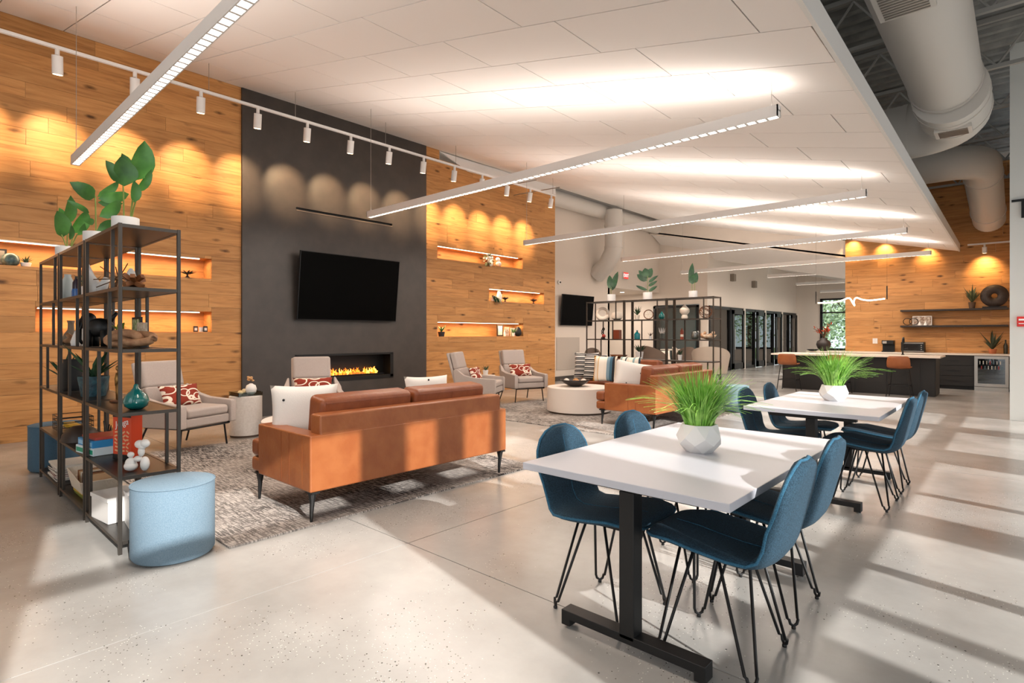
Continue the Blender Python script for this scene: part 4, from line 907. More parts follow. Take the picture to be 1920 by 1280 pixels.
leafplant('fiddle-leaf plant in a white pot in the middle of the far shelving top', (-5.23, 9.56, 1.957), .085, .14,
  [(0, .42, -.05, .60, .16, 0), (0, .42, .09, .60, .14, .02), (-.01, .36, -.20, .48, .11, 0), (.02, .33, .20, .46, .06, 0), (.02, .26, .19, .36, .06, .02), (0, .18, -.22, .27, .06, 0), (.02, .16, .18, .26, .06, -.02), (0, .40, -.16, .56, .10, .03)], [(0, .1, 0, .45, 0)], 1, None, LEAFD)
leafplant('tall narrow-leaved plant in a white pot at the right end of the far shelving top', (-4.33, 9.56, 1.957), .075, .12, [(-.02, .24, -.01, .62, .11, 0), (.03, .26, .07, .46, .12, .02), (-.02, .24, .0, .42, .14, -.03)], [(-.02, .08, -.02, .26, 0), (.03, .08, .03, .28, 0)], 1, None, LEAFD)

# ---- near shelving contents
Z4, Z3, Z2, Z1, Z0 = 1.584, 1.212, .834, .457, .077
def vase(name, label, cat, loc, prof, m, n=28, **k):
    return one(M().lathe(prof, n), name, m, label, cat, loc, smooth=True, auto=True, **k)
SILV = mat('pale_ceramic', '#c3ccca', .3)
vase('vase', 'pale grey-white flask vase at the left of the near shelving upper shelf', 'vase', (-5.87, .96, Z4), [(.05, 0), (.062, .03), (.058, .10), (.035, .17), (.022, .20), (.024, .215)], SILV)
t = thing('bottle', 'blue and dark bottle beside the pale flask vase', 'bottle', (-5.58, .97, Z4)); M().lathe([(.033, 0), (.034, .06), (.03, .08)], 18).build('bottle_base', mat('cobalt', '#2f5fa0', .15), t, smooth=True, auto=True); M().lathe([(.03, .08), (.028, .13), (.014, .16), (.012, .18)], 18).build('bottle_neck', mat('dark_purple', '#2a1f2e', .2), t, smooth=True, auto=True)
potted('succulent', 'spiky succulent in a square white planter on the near shelving', (-5.16, .965, Z4), .06, .075, MATW, mat('grey_green', '#5c6650', .7), .10, 16, 5, .9, True)
t = thing('sculpture', 'tall white V-shaped ceramic hand sculpture on the near shelving', 'sculpture', (-4.90, .965, Z4)); m = M()
m.tube([(0, 0, 0), (-.01, 0, .06), (-.05, 0, .14), (-.07, 0, .22)], [.05, .045, .028, .014], 10); m.tube([(.02, 0, .02), (.05, 0, .07), (.075, 0, .12)], [.04, .03, .02], 10); m.build('sculpture_body', WHITE, t, smooth=True, rot=(0, 0, TH))
t = thing('starburst', 'spiky bronze starburst of sticks on the near shelving', 'sculpture', (-4.60, 1.03, Z4+.10)); rnd = random.Random(9)
for k in range(22):
    v = Vector((rnd.gauss(0, 1), rnd.gauss(0, 1), rnd.gauss(0, 1))).normalized()*.14
    if v.z < -.08: v.z = -.08
    M().tube([(0, 0, 0), v], .0035, 5).build('spike', mat('bronze', '#5f4024', .4, metal=.5), t)
M().ball((0, 0, 0), .02).build('hub', MATS['bronze'], t); M().tube([(0, 0, -.1), (0, 0, 0)], .006, 6).build('stand', MATS['bronze'], t)
vase('vase', 'folded white ceramic vase between the starburst and wooden jack', 'vase', (-4.42, 1.06, Z4), [(.02, 0), (.03, .05), (.032, .10), (.022, .14), (.008, .16)], WHITE, 6)
t = thing('wooden_jack', 'brown wooden jack sculpture at the right of the near shelving', 'sculpture', (-4.10, 1.00, Z4+.045), .5)
for d in ((1, 0, .55), (1, 0, -.45), (0, 1, .3), (.3, .6, -.5), (.5, -.6, .4)):
    v = Vector(d).normalized()*.072; v2 = v.copy(); 
    if abs(v.z) > .034: v2 = v*(.034/abs(v.z)) if False else v
    M().obox((0, 0, 0), (.145, .026, .026), Vector(d).to_track_quat('X', 'Z').to_euler()).build('beam', BROWNC, t)
# level 3
t = thing('pitcher', 'tall twisted grey pitcher at the left of the near shelving middle shelf', 'vase', (-6.10, 1.02, Z3)); M().lathe([(.055, 0), (.07, .04), (.05, .09), (.025, .13), (.022, .18), (.030, .21)], 20).build('pitcher_body', mat('grey_clay', '#8d7a66', .6), t, smooth=True); M().tube(bez((.03, 0, .19), (.09, 0, .17), (.06, 0, .07), 8), .007, 6).build('handle', MATS['grey_clay'], t, smooth=True)
t = thing('driftwood', 'small twisted driftwood piece at the left of the middle shelf', 'ornament', (-5.92, .97, Z3)); m = M()
for k in range(4): m.tube([(-.1+.02*k, .02*k-.03, .02+.012*k), (-.03, .03*math.sin(k), .04+.015*k), (.05, -.02+.01*k, .03+.01*k), (.11, .01*k, .02+.008*k)], [.012, .018, .016, .008], 7)
m.build('driftwood_body', DRIFT, t, smooth=True)
vase('vase', 'white fluted vase left of the black elephant figure', 'vase', (-5.38, 1.0, Z3), [(.035, 0), (.045, .05), (.045, .15), (.03, .185), (.02, .20)], WHITE)
vase('vase', 'short white teardrop vase in front of the white fluted vase', 'vase', (-5.50, .95, Z3), [(.03, 0), (.035, .03), (.02, .08), (.005, .12)], WHITE)
t = thing('elephant_figure', 'black carved elephant figure on the middle shelf', 'figurine', (-5.02, 1.01, Z3), TH); m = M()
m.ball((0, 0, .14), .10, .06, .07, 16, 10); m.ball((-.085, 0, .20), .05, .045, .05, 14, 8); m.tube([(-.12, 0, .20), (-.155, 0, .13), (-.15, 0, .05), (-.13, 0, .02)], [.025, .018, .013, .010], 8)
m.tube([(.08, 0, .19), (.10, 0, .22), (.12, .01, .25)], [.02, .014, .012], 7)
for (x, y) in ((-.06, -.035), (-.06, .035), (.06, -.035), (.06, .035)): m.tube([(x, y, 0), (x, y, .12)], [.026, .030], 9)
m.build('figure_body', mat('black_carving', '#0e0e10', .45), t, smooth=True)
t = thing('framed_print', 'small framed botanical print leaning on the middle shelf', 'picture frame', (-4.60, 1.14, Z3)); M().box(-.10, .10, -.008, .008, 0, .21).build('frame', BLACK, t); M().box(-.085, .085, -.010, -.008, .015, .195).build('print', mat('print_green', '#d8cfa8', .7, noise=(30, '#5e7a2c', 3)), t)
t = thing('trailing_plant', 'leafy trailing plant beside the small framed print', 'potted plant', (-4.66, 1.05, Z3)); M().lathe([(.03, 0), (.038, .05)], 14).build('pot', WHITE, t); rnd = random.Random(5)
for k in range(16):
    a = rnd.uniform(0, 6.28); leaf_mesh(M(), (0, 0, .05+rnd.random()*.05), (math.cos(a)*.08, math.sin(a)*.05, .04+rnd.random()*.14), .035).build('leaf', mat('light_leaf', '#7c9a35', .5), t, smooth=True)
t = thing('carved_block', 'small white carved block behind the wooden knot', 'ornament', (-4.44, 1.13, Z3)); M().box(-.045, .045, -.02, .02, .06, .17).build('block', mat('carved_cream', '#dccbb5', .7, noise=(60, '#b79f83', 3)), t); M().box(-.03, .03, -.02, .02, 0, .06).build('block_base', BLACK, t)
t = thing('wooden_knot', 'large carved wooden knot sculpture on the middle shelf', 'sculpture', (-4.20, 1.0, Z3+.062), TH); pts = []
for k in range(64):
    a = 2*PI*k/64; R = .095+.035*math.cos(3*a); pts.append((R*math.cos(2*a)*1.15, .030*math.sin(3*a), R*math.sin(2*a)*.30))
M().tube(pts, .026, 10, closed=True).build('knot_body', DRIFT, t, smooth=True)
# level 2
vase('vase', 'tall matte black vase on the shelf below the elephant figure', 'vase', (-5.88, 1.0, Z2), [(.07, 0), (.085, .05), (.085, .14), (.07, .24), (.072, .26), (.06, .26), (.06, .2)], mat('black_matte', '#17181a', .6))
potted('snake_plant', 'dark leafy plant in a white pot left of the tall black vase', (-6.12, .98, Z2), .05, .09, MATW, LEAFD, .17, 12, 8, 1.3)
t = thing('book', 'narrow yellow book standing at the left of the shelf', 'book', (-6.30, 1.03, Z2)); M().box(-.012, .012, -.07, .07, 0, .2).build('book_cover', mat('book_yellow', '#d09a2a', .6), t); M().box(-.009, .009, -.072, -.07, .004, .196).build('book_pages', MATW, t)
potted('spiky_plant', 'spiky plant in a textured deep teal pot on the near shelving', (-5.22, 1.01, Z2), .10, .15, mat('teal_textured', '#16333f', .5, noise=(30, '#24505a', 3), bump=1.0, bscale=25), LEAFD, .20, 12, 12, 1.1)
vase('vase', 'small white vase behind the deep teal pot', 'vase', (-5.44, 1.03, Z2), [(.04, 0), (.05, .05), (.03, .10)], WHITE)
t = thing('figurine', 'slim gold standing figure on a dark round base', 'figurine', (-4.66, 1.04, Z2)); M().lathe([(.05, 0), (.05, .012)], 20).build('base', BROWNC, t); m = M()
m.tube([(-.012, 0, .012), (-.012, 0, .12)], [.010, .013], 8); m.tube([(.012, 0, .012), (.012, 0, .12)], [.010, .013], 8); m.tube([(0, 0, .11), (0, 0, .16), (0, 0, .20)], [.017, .021, .013], 10); m.tube([(-.02, 0, .19), (-.032, .005, .14), (-.02, .015, .11)], .006, 6); m.tube([(.02, 0, .19), (.034, .005, .15), (.03, .01, .10)], .006, 6); m.tube([(0, 0, .20), (0, 0, .215)], .006, 6); m.ball((0, 0, .232), .015, .015, .019, 10, 8)
m.build('figure_body', GOLD, t, smooth=True)
t = thing('teardrop_vase', 'glossy teal onion-shaped vase on the near shelving', 'vase', (-4.10, 1.01, Z2)); M().lathe([(.035, 0), (.062, .02), (.072, .055), (.058, .09), (.030, .115), (.016, .135), (.013, .150), (.008, .158)], 32).build('vase_body', TEAL, t, smooth=True)
# level 1
t = thing('wire_basket', 'black wire basket with yellow things on the lower left shelf', 'basket', (-6.20, 1.05, Z1)); m = M()
for z in (.01, .05, .09, .13): m.tube([(-.2, -.11, z), (.2, -.11, z), (.2, .11, z), (-.2, .11, z)], .004, 5, closed=True)
for k in range(9): m.tube([(-.2+.05*k, -.11, .01), (-.2+.05*k, -.11, .13)], .0025, 4); m.tube([(-.2+.05*k, .11, .01), (-.2+.05*k, .11, .13)], .0025, 4)
m.build('basket_wire', BLACK, t)
for k in range(3): one(M().box(-.05, .05, -.04, .04, 0, .035), 'game_piece_box', mat('box_yellow', '#d9b02a', .5), 'small yellow box in the wire basket, %s' % ['at its left', 'in its middle', 'at its right'][k], 'box', (-6.32+.11*k, 1.05, Z1+.02+.0*k), bevel=.004, group='yellow boxes in the wire basket')
t = thing('bowl', 'dark brown bowl turned over on the lower left shelf', 'bowl', (-5.56, .99, Z1)); M().lathe([(.13, 0), (.12, .05), (.09, .09), (.05, .115), (.001, .12)], 28, cap=False).build('bowl_body', mat('bowl_brown', '#33251d', .5), t, smooth=True)
t = thing('wire_sculpture', 'black wire angular sculpture behind the stacked game boxes', 'sculpture', (-5.36, 1.12, Z1)); m = M(); m.tube([(-.09, 0, .15), (0, 0, .02), (.09, 0, .14)], .005, 5); m.tube([(-.05, .02, .02), (0, .03, .12), (.06, .02, .02)], .004, 5); m.tube([(-.06, 0, .008), (.06, 0, .008)], .006, 5); m.build('wire', BLACK, t)
def box_thing(name, label, loc, size, col, rz=0, cat='box', group=None, band=None):
    t = thing(name, label, cat, loc, rz, group); M().box(-size[0]/2, size[0]/2, -size[1]/2, size[1]/2, 0, size[2]).build('box_body', mat('box'+col, col, .45), t, bevel=.003)
    if band: M().box(-size[0]/2+.01, size[0]/2-.01, -size[1]/2-.001, -size[1]/2, size[2]*.2, size[2]*.75).build('label_band', mat('band'+band, band, .5), t)
    return t
box_thing('game_box', 'white and green game box, bottom of the stack on the lower shelf', (-4.90, 1.00, Z1), (.30, .22, .055), '#cfe0e6', .15, 'game box', 'stacked game boxes', '#1f9a7a')
box_thing('game_box', 'blue game box in the middle of the stack', (-4.90, 1.00, Z1+.055), (.29, .21, .05), '#2a86c0', .1, 'game box', 'stacked game boxes', '#8fc1e0')
box_thing('game_box', 'thin red game box on top of the stack', (-4.90, 1.01, Z1+.105), (.26, .19, .018), '#b7473a', .1, 'game box', 'stacked game boxes')
jb = thing('game_box', 'upright orange-red block game box with white lettering', 'game box', (-4.50, 1.06, Z1), TH*.55); M().box(-.085, .085, -.04, .04, 0, .30).build('box_body', mat('jenga_red', '#d8441c', .4), jb, bevel=.002)
letters('Jenga', .060, mat('letter_white', '#f2efe8', .5), jb, (.0, -.042, .245), (PI/2, -.22, 0), .001, 'CENTER', .2)
M().box(-.085, .085, -.0415, -.04, .285, .30).build('dark_band', BLACK, jb); M().box(-.085, .085, -.0415, -.04, 0, .035).build('dark_band', BLACK, jb)
rnd = random.Random(12)
for k in range(24): M().obox((-.05+.035*(k % 4)+rnd.uniform(-.006, .006), -.0415, .06+.025*(k//4)), (.026, .002, .010), (0, rnd.uniform(-.6, .6), 0)).build('printed_block', mat('print_tan', '#e3b184', .6), jb)
dg = thing('balloon_dog', 'white ceramic balloon-dog sculpture on the lower shelf', 'sculpture', (-4.05, 1.0, Z1), TH)
for (x, y, z, a, b, c_) in ((-.035, 0, .042, .034, .028, .042), (-.035, .0, .03, .040, .034, .03), (.052, .0, .045, .026, .026, .045), (.01, 0, .075, .026, .02, .018), (-.035, 0, .100, .020, .018, .018), (.030, 0, .12, .020, .018, .032), (.020, .0, .165, .030, .022, .026), (.052, .0, .17, .030, .022, .026), (.035, 0, .150, .022, .02, .02)):
    M().ball((x, y, z), a, b, c_, 16, 10).build('balloon_lobe', WHITE, dg, smooth=True)
# level 0
cols = ['#3b3a40', '#c9c5c0', '#6e2b2c', '#d6d3cd', '#2b2d35', '#b8b4ae', '#ded9d0', '#44464c']
for k in range(7): 
    t = thing('magazine', ['lowest', 'second', 'third', 'fourth', 'fifth', 'sixth', 'topmost'][k]+' book of the flat stack on the bottom left shelf', 'book', (-6.08+.006*(k % 3), 1.01, Z0+.0185*k), .06*math.sin(k*2.1), 'flat book stack')
    M().box(-.17, .17, -.12, .12, 0, .003).box(-.17, .17, -.12, .12, .0155, .0185).box(-.17, -.166, -.12, .12, 0, .0185).build('book_cover', mat('mag%d' % k, cols[k], .5), t); M().box(-.166, .166, -.117, .117, .003, .0155).build('book_pages', mat('pages', '#ded8cd', .8), t)
t = thing('woven_tray', 'cream rope basket tray with books on the bottom middle shelf', 'basket', (-5.30, 1.03, Z0+.045)); m = M()
F = M(); F.add([(-.18, -.11, .0), (.18, -.11, 0), (.18, .11, 0), (-.18, .11, 0), (-.25, -.13, .13), (.22, -.13, .09), (.22, .13, .09), (-.25, .13, .13)], [(0, 3, 2, 1), (0, 1, 5, 4), (1, 2, 6, 5), (2, 3, 7, 6), (3, 0, 4, 7)])
o = F.build('basket_body', mat('rope_cream', '#d8cbb8', .9, bump=.6, bscale=90), t); so = o.modifiers.new('s', 'SOLIDIFY'); so.thickness = .008
for k in range(6): one(M().box(-.013, .013, -.08, .08, 0, .12), 'book', mat('bk%d' % (k % 4), ['#8a5a38', '#c7a27b', '#e5dccb', '#5d3a2a'][k % 4], .6), ['tan', 'sand', 'cream', 'dark brown', 'light tan', 'pale sand'][k]+' book standing in the rope basket', 'book', (-5.42+.05*k, 1.03, Z0+.05), group='books in the rope basket')
box_thing('book', 'green and yellow book lying under the rope basket', (-5.28, 1.03, Z0), (.34, .2, .022), '#6f7a2e', 0, 'book'); box_thing('book', 'yellow book lying on the green book under the rope basket', (-5.28, 1.03, Z0+.022), (.32, .2, .02), '#c9a33a', .05, 'book')
t = thing('storage_box', 'white lidded storage box on the bottom right shelf', 'box', (-4.50, 1.0, Z0), .12); M().box(-.14, .14, -.10, .10, 0, .14).build('box_body', WHITE, t); M().box(-.146, .146, -.106, .106, .14, .165).build('lid', MATW, t)
t = thing('storage_box', 'second white box beside the lidded one, next to the ottoman', 'box', (-4.20, 1.09, Z0), -.1); M().box(-.12, .12, -.10, .10, 0, .19).build('box_body', WHITE, t); M().box(-.125, .125, -.105, .105, .19, .21).build('lid', MATW, t)

# ---- far shelving contents
X9 = 9.56
t = thing('ring_vase', 'round cream ring sculpture at the left of the far shelving', 'vase', (-6.23, X9, Z4)); M().tube([(.105*math.cos(2*PI*k/32), 0, .135+.105*math.sin(2*PI*k/32)) for k in range(32)], [.030+.022*max(0, -math.sin(2*PI*k/32)) for k in range(32)], 10, closed=True).build('vase_body', mat('cream_glaze', '#ddcfbf', .4), t, smooth=True, rot=(0, 0, .5))
vase('vase', 'squat cream ring vase, second from the left on the far shelving', 'vase', (-5.90, X9, Z4), [(.05, 0), (.10, .03), (.115, .08), (.09, .14), (.04, .165)], MATS['cream_glaze'])
potted('succulent', 'dark bushy plant in a cream pot on the far shelving upper shelf', (-5.45, X9, Z4), .05, .09, mat('cream_pot', '#d8cbbb', .6), LEAFD, .12, 14, 4, 1.5)
t = thing('ring_clock', 'thin dark ring sculpture with cream centre on the far shelving', 'sculpture', (-5.21, X9, Z4), .4); M().tube([(.085*math.cos(2*PI*k/32), 0, .095+.085*math.sin(2*PI*k/32)) for k in range(32)], .009, 8, closed=True).build('ring', BROWNC, t, smooth=True)
for k in range(3): M().tube([(.08*math.cos(k*PI/3), 0, .095+.08*math.sin(k*PI/3)), (-.08*math.cos(k*PI/3), 0, .095-.08*math.sin(k*PI/3))], .005, 6).build('spoke', MATS['cream_glaze'], t)
vase('vase', 'round teal glass vase on the far shelving upper shelf', 'vase', (-4.94, X9, Z4), [(.03, 0), (.055, .03), (.06, .06), (.04, .10), (.014, .13), (.016, .15)], TEAL)
vase('vase', 'cream double-gourd vase on the far shelving upper shelf', 'vase', (-4.49, X9, Z4), [(.05, 0), (.06, .03), (.045, .07), (.085, .12), (.085, .17), (.04, .22), (.018, .25), (.022, .27)], MATS['cream_glaze'])
t = thing('twig_sphere', 'open brown twig sphere at the right of the far shelving', 'sculpture', (-4.10, X9, Z4+.115)); rnd = random.Random(6)
for k in range(7): 
    ax = Vector((rnd.gauss(0, 1), rnd.gauss(0, 1), rnd.gauss(0, 1))).normalized(); a = ax.orthogonal().normalized(); b_ = ax.cross(a); M().tube([(a*math.cos(2*PI*q/20)+b_*math.sin(2*PI*q/20))*.108 for q in range(20)], .005, 5, closed=True).build('twig_ring', BROWNC, t)
t = thing('chain_sculpture', 'black chain sculpture with a red ball on the far shelving', 'sculpture', (-6.22, X9, Z3)); m = M()
for k, z in enumerate((.16, .20, .115, .07)): m.tube([(.022*math.cos(2*PI*q/12)+(.01 if k % 2 else -.01), 0, z+.026*math.sin(2*PI*q/12)) for q in range(12)], .010, 6, closed=True)
m.lathe([(.05, 0), (.04, .03), (.02, .05)], 14); m.build('chain', mat('chain_black', '#1d1512', .4), t, smooth=True); M().ball((.03, -.02, .06), .038, n=12, m=8).build('ball', mat('ball_red', '#a8392c', .4), t, smooth=True)
box_thing('wooden_box', 'square reddish-brown box on the far shelving', (-5.90, X9, Z3), (.15, .12, .18), '#7a3318', .1)
t = vase('bottle', 'teal glass bottle on the far shelving middle shelf', 'bottle', (-5.45, X9, Z3), [(.055, 0), (.058, .02), (.058, .10), (.03, .13), (.016, .14), (.018, .17)], mat('teal_glass', '#12727a', .1, coat=.5))
potted('succulent', 'tiny dark plant in a small white pot on the far shelving', (-5.17, X9, Z3), .03, .06, MATW, mat('brown_leaf', '#4a2a22', .6), .07, 9, 6, 1.3)
t = thing('antler_sculpture', 'white forked sculpture on a dark stand, far shelving', 'sculpture', (-4.93, X9, Z3)); M().box(-.06, .06, -.03, .03, 0, .012).build('stand_base', BLACK, t); M().tube([(0, 0, .01), (0, 0, .11)], .004, 5).build('stand_rod', BLACK, t)
for a in (-.065, -.022, .022, .065): M().tube([(a*.4, 0, .11), (a*.8, 0, .15), (a, 0, .215)], [.016, .012, .005], 8).build('prong', WHITE, t, smooth=True)
t = thing('bottle', 'red and brown banded bottle on the far shelving', 'bottle', (-4.54, X9, Z3)); M().lathe([(.03, 0), (.03, .16), (.012, .18), (.012, .2)], 14).build('bottle_body', mat('rust_bottle', '#8c3d26', .4), t, smooth=True, auto=True); M().lathe([(.031, .05), (.031, .09)], 14).build('label_band', MATS['cream_pot'], t)
t = thing('glass_jar', 'clear patterned glass jar on the far shelving', 'jar', (-4.29, X9, Z3)); M().lathe([(.06, 0), (.075, .05), (.07, .12), (.05, .16)], 18).build('jar_body', glass_mat('frosted', '#c9cfc6', .15, .3), t, smooth=True)
t = thing('shell_ornament', 'wide cream and brown shell ornament at the right end of the far shelving', 'ornament', (-4.05, X9-.03, Z3)); m = M(); m.lathe([(.02, 0), (.11, .03), (.15, .085), (.13, .085), (.05, .05), (.001, .04)], 18, cap=False); m.build('shell_bowl', mat('shell_mix', '#e6d3ba', .5, noise=(20, '#b07d52', 2)), t, smooth=True)
for k in range(5): M().ball((-.1+.05*k, .0, .09+.03*math.sin(k*2)), .03, .02, .03, 10, 7).build('shell_piece', MATS['shell_mix'], t, smooth=True)
t = thing('bowl', 'long brown oval bowl on the far shelving lower shelf', 'bowl', (-5.86, X9, Z2)); M().lathe([(.07, 0), (.15, .03), (.19, .07), (.18, .07), (.1, .03), (.001, .02)], 22, sy=.6, cap=False).build('bowl_body', BROWNC, t, smooth=True)
potted('bushy_plant', 'bushy green plant in a white pot on the far shelving lower shelf', (-5.40, X9, Z2), .075, .14, MATW, LEAFD, .16, 20, 14, 1.1)
potted('succulent', 'small green plant in a white pot at the right of the far shelving', (-4.58, X9, Z2+.0), .04, .1, MATW, LEAFD, .09, 12, 15, 1.2)

# ---- wall niches
XN = XW-.085
def nz(k): return NICH[k][2]
t = thing('vase', 'dark teal mottled round vase at the left of the upper niche', 'vase', (XN, .93, nz(0))); M().lathe([(.05, 0), (.08, .03), (.09, .07), (.075, .12), (.04, .145), (.035, .15)], 24).build('vase_body', mat('mottled', '#2f4444', .3, noise=(30, '#5c7370', 3)), t, smooth=True)
potted('succulent', 'spiky succulent in a white bowl in the upper niche', (XN, 1.07, nz(0)), .055, .05, WHITE, LEAFD, .09, 14, 21, 1.0)
t = thing('picture_frame', 'dark frame cut by the left edge of the picture in the upper niche', 'picture frame', (XN-.05, .80, nz(0))); M().box(-.01, .01, -.1, .1, 0, .2).build('frame', BLACK, t); M().box(.01, .012, -.08, .08, .02, .18).build('print', mat('print_grey', '#8a8178', .7), t)
t = thing('bonsai', 'small dark spreading plant on a stem at the right of the upper niche', 'potted plant', (XN, 2.87, nz(0))); M().lathe([(.05, 0), (.03, .012), (.012, .03), (.012, .05)], 14).build('base', BLACK, t); rosette(t, mat('near_black_leaf', '#1b1d1a', .6), .05, .13, 22, 30, .45)
for k, (y, c_) in enumerate(((2.98, '#33261f'), (3.05, '#d8d2c8'), (3.10, '#26211e'))): 
    t = thing('picture_frame', ['small dark frame left in the lower niche end', 'tiny white frame between two dark ones in the lower niche', 'small dark frame rightmost in the lower niche end'][k], 'picture frame', (XN+.02*k, y, nz(1)), .1); M().box(-.008, .008, -.03, .03, 0, .085 if k != 1 else .07).build('frame', mat('fr'+c_, c_, .5), t); M().box(.008, .0095, -.018, .018, .02, .06).build('print', MATW, t)
t = thing('bouquet', 'trailing white and green bouquet in the highest right niche', 'flowers', (XN+.05, 9.05, nz(2))); rnd = random.Random(3)
M().lathe([(.05, 0), (.06, .10), (.05, .11)], 14).build('vase_body', BROWNC, t)
for k in range(34): a = Vector((rnd.uniform(-.02, .12), rnd.uniform(-.19, .19), rnd.uniform(-.12, .19))); leaf_mesh(M(), a*.5+Vector((0, 0, .08)), a+Vector((0.02, 0, .05)), .05).build('leaf', mat('pale_leaf', '#7d8560', .6), t, smooth=True)
for k in range(14): M().ball((rnd.uniform(.04, .13), rnd.uniform(-.15, .15), rnd.uniform(-.02, .2)), .03, .032, .026, 8, 6).build('blossom', mat('blossom', '#e8e0d2', .8), t, smooth=True)
t = thing('picture_frame', 'dark-edged frame behind the bouquet', 'picture frame', (XN-.06, 9.22, nz(2)), 0); M().box(-.01, .01, -.13, .13, 0, .23).build('frame', BLACK, t); M().box(.01, .012, -.11, .11, .02, .21).build('print', MATW, t)
t = thing('figurine', 'white round two-part figurine beside the bouquet', 'figurine', (XN, 9.47, nz(2))); m = M(); m.ball((0, 0, .06), .07, .07, .06, 14, 9); m.ball((0, -.02, .16), .045, .06, .05, 14, 9); m.build('figure_body', WHITE, t, smooth=True)
t = thing('trailing_plant', 'green trailing plant hanging over the middle niche edge', 'potted plant', (XN+.02, 9.26, nz(3))); M().lathe([(.05, 0), (.06, .09)], 14).build('pot', WHITE, t)
for k in range(16): y = rnd.uniform(-.1, .12); leaf_mesh(M(), (.0, y*.4, .10), (.14+rnd.uniform(-.02, .05), y, rnd.uniform(-.16, .12)), .06).build('leaf', LEAFD, t, smooth=True)
vase('vase', 'tall white vase beside the trailing plant in the middle niche', 'vase', (XN, 9.49, nz(3)), [(.05, 0), (.07, .06), (.065, .15), (.035, .22), (.03, .24)], WHITE)
for k, y in enumerate((9.70, 10.74)):
    t = thing('pedestal_bowl', ['black pedestal bowl left in the middle niche', 'black pedestal bowl right in the middle niche'][k], 'bowl', (XN, y, nz(3))); M().lathe([(.05, 0), (.015, .02), (.012, .05), (.06, .075), (.10, .10), (.09, .10), (.001, .07)], 20, cap=False).build('bowl_body', mat('black_gloss', '#18151a', .3), t, smooth=True)
    rosette(t, MATS['near_black_leaf'], .08, .10, 9, 40+k, .5)
potted('succulent', 'green succulent in a dark pot at the left of the lowest right niche', (XN+.01, 7.72, nz(4)), .075, .10, mat('dark_pot', '#2b2a2a', .6), LEAF, .13, 14, 50, 1.2)
for k, (y, c_, w_, h_) in enumerate(((9.58, '#211c1a', .20, .27), (9.80, '#b29a86', .16, .22), (9.98, '#c8bfae', .14, .20))):
    t = thing('picture_frame', ['dark square frame in the lowest right niche', 'tan frame in the middle of the lowest right niche group', 'pale frame beside the black vase in the lowest niche'][k], 'picture frame', (XN-.06+.02*k, y, nz(4)), 0); M().box(-.01, .01, -w_/2, w_/2, 0, h_).build('frame', mat('frm'+c_, c_, .5), t); M().box(.01, .012, -w_/2+.03, w_/2-.03, .03, h_-.03).build('print', mat('prt%d' % k, ['#e8e2d8', '#6d4a36', '#7c8a55'][k], .6, noise=(25, '#d8d0c2', 2)), t)
vase('vase', 'small white vase in front of the dark square frame', 'vase', (XN+.04, 9.64, nz(4)), [(.025, 0), (.03, .06), (.012, .12), (.014, .15)], WHITE)
potted('succulent', 'small green plant in a white pot in the lowest right niche', (XN+.04, 9.95, nz(4)), .035, .08, WHITE, LEAF, .09, 10, 52, 1.4)
vase('vase', 'black egg-shaped vase at the right of the lowest right niche', 'vase', (XN+.01, 10.14, nz(4)), [(.04, 0), (.085, .05), (.09, .11), (.06, .19), (.02, .23)], MATS['black_matte'])

# ================================================================== KITCHEN
CT = .85
isl = thing('kitchen_island', 'long charcoal kitchen island with a pale stone top', 'kitchen island', (-2.82, 14.95, 0)); M().box(-1.49, 1.49, -.40, .38, 0, .81).build('island_body', CABD, isl)
M().box(-1.68, 1.60, -.66, .42, .812, CT).build('countertop', STONE, isl, bevel=.004)
for x in (-.85, -.25, .35, .95): M().box(x-.29, x+.29, -.412, -.4, .02, .80).build('front_panel', CABD, isl)
M().box(1.49, 1.502, -.38, .36, .02, .80).build('end_panel', CABD, isl)
fc = thing('faucet', 'tall black gooseneck faucet on the island', 'faucet', (-1.95, 15.05, CT)); M().lathe([(.03, 0), (.03, .02)], 14).build('faucet_base', BLACK, fc); M().tube([(0, 0, 0), (0, 0, .30), (0, .03, .36), (0, .09, .38), (0, .15, .35), (0, .16, .26)], .016, 10).build('spout', BLACK, fc, smooth=True); M().tube([(0, 0, .12), (.09, 0, .15)], .008, 7).build('faucet_handle', BLACK, fc)
bc = thing('back_counter', 'charcoal base cabinets along the kitchen wood wall under a pale top', 'counter', (-2.3, 17.25, 0))
M().box(-2.05, 1.48, -.28, .33, .08, .81).build('cabinet_body', CABD, bc); M().box(-2.05, 1.48, -.22, .33, 0, .08).build('toe_kick', DARK, bc); M().box(-2.1, 2.12, -.33, .34, .812, CT).build('countertop', STONE, bc, bevel=.003)
for x0_, x1_ in ((-2.05, -1.35), (-1.35, -.65), (-.65, .05), (.05, .72)): d = M().box(x0_+.004, x1_-.004, -.297, -.28, .09, .80).build('door', CABD, bc); M().box(x1_-.06, x1_-.05, -.31, -.297, .55, .75).build('handle', BLACK, d)
for z0_, z1_ in ((.09, .32), (.33, .56), (.57, .80)): d = M().box(.73, 1.47, -.297, -.28, z0_, z1_).build('drawer', CABD, bc); M().box(.98, 1.22, -.315, -.297, (z0_+z1_)/2-.006, (z0_+z1_)/2+.006).build('handle', BLACK, d)
fr = thing('wine_fridge', 'stainless glass-door drinks fridge at the right end of the counter', 'fridge', (-.51, 16.90, 0)); M().box(-.30, .30, .02, .6, .02, .80).build('fridge_body', mat('fridge_side', '#3a3836', .5), fr)
F = M(); F.box(-.30, .30, -.03, .02, .10, .17); F.box(-.30, .30, -.03, .02, .74, .80); F.box(-.30, -.24, -.03, .02, .17, .74); F.box(.24, .30, -.03, .02, .17, .74); F.build('door_frame', STEEL, fr)
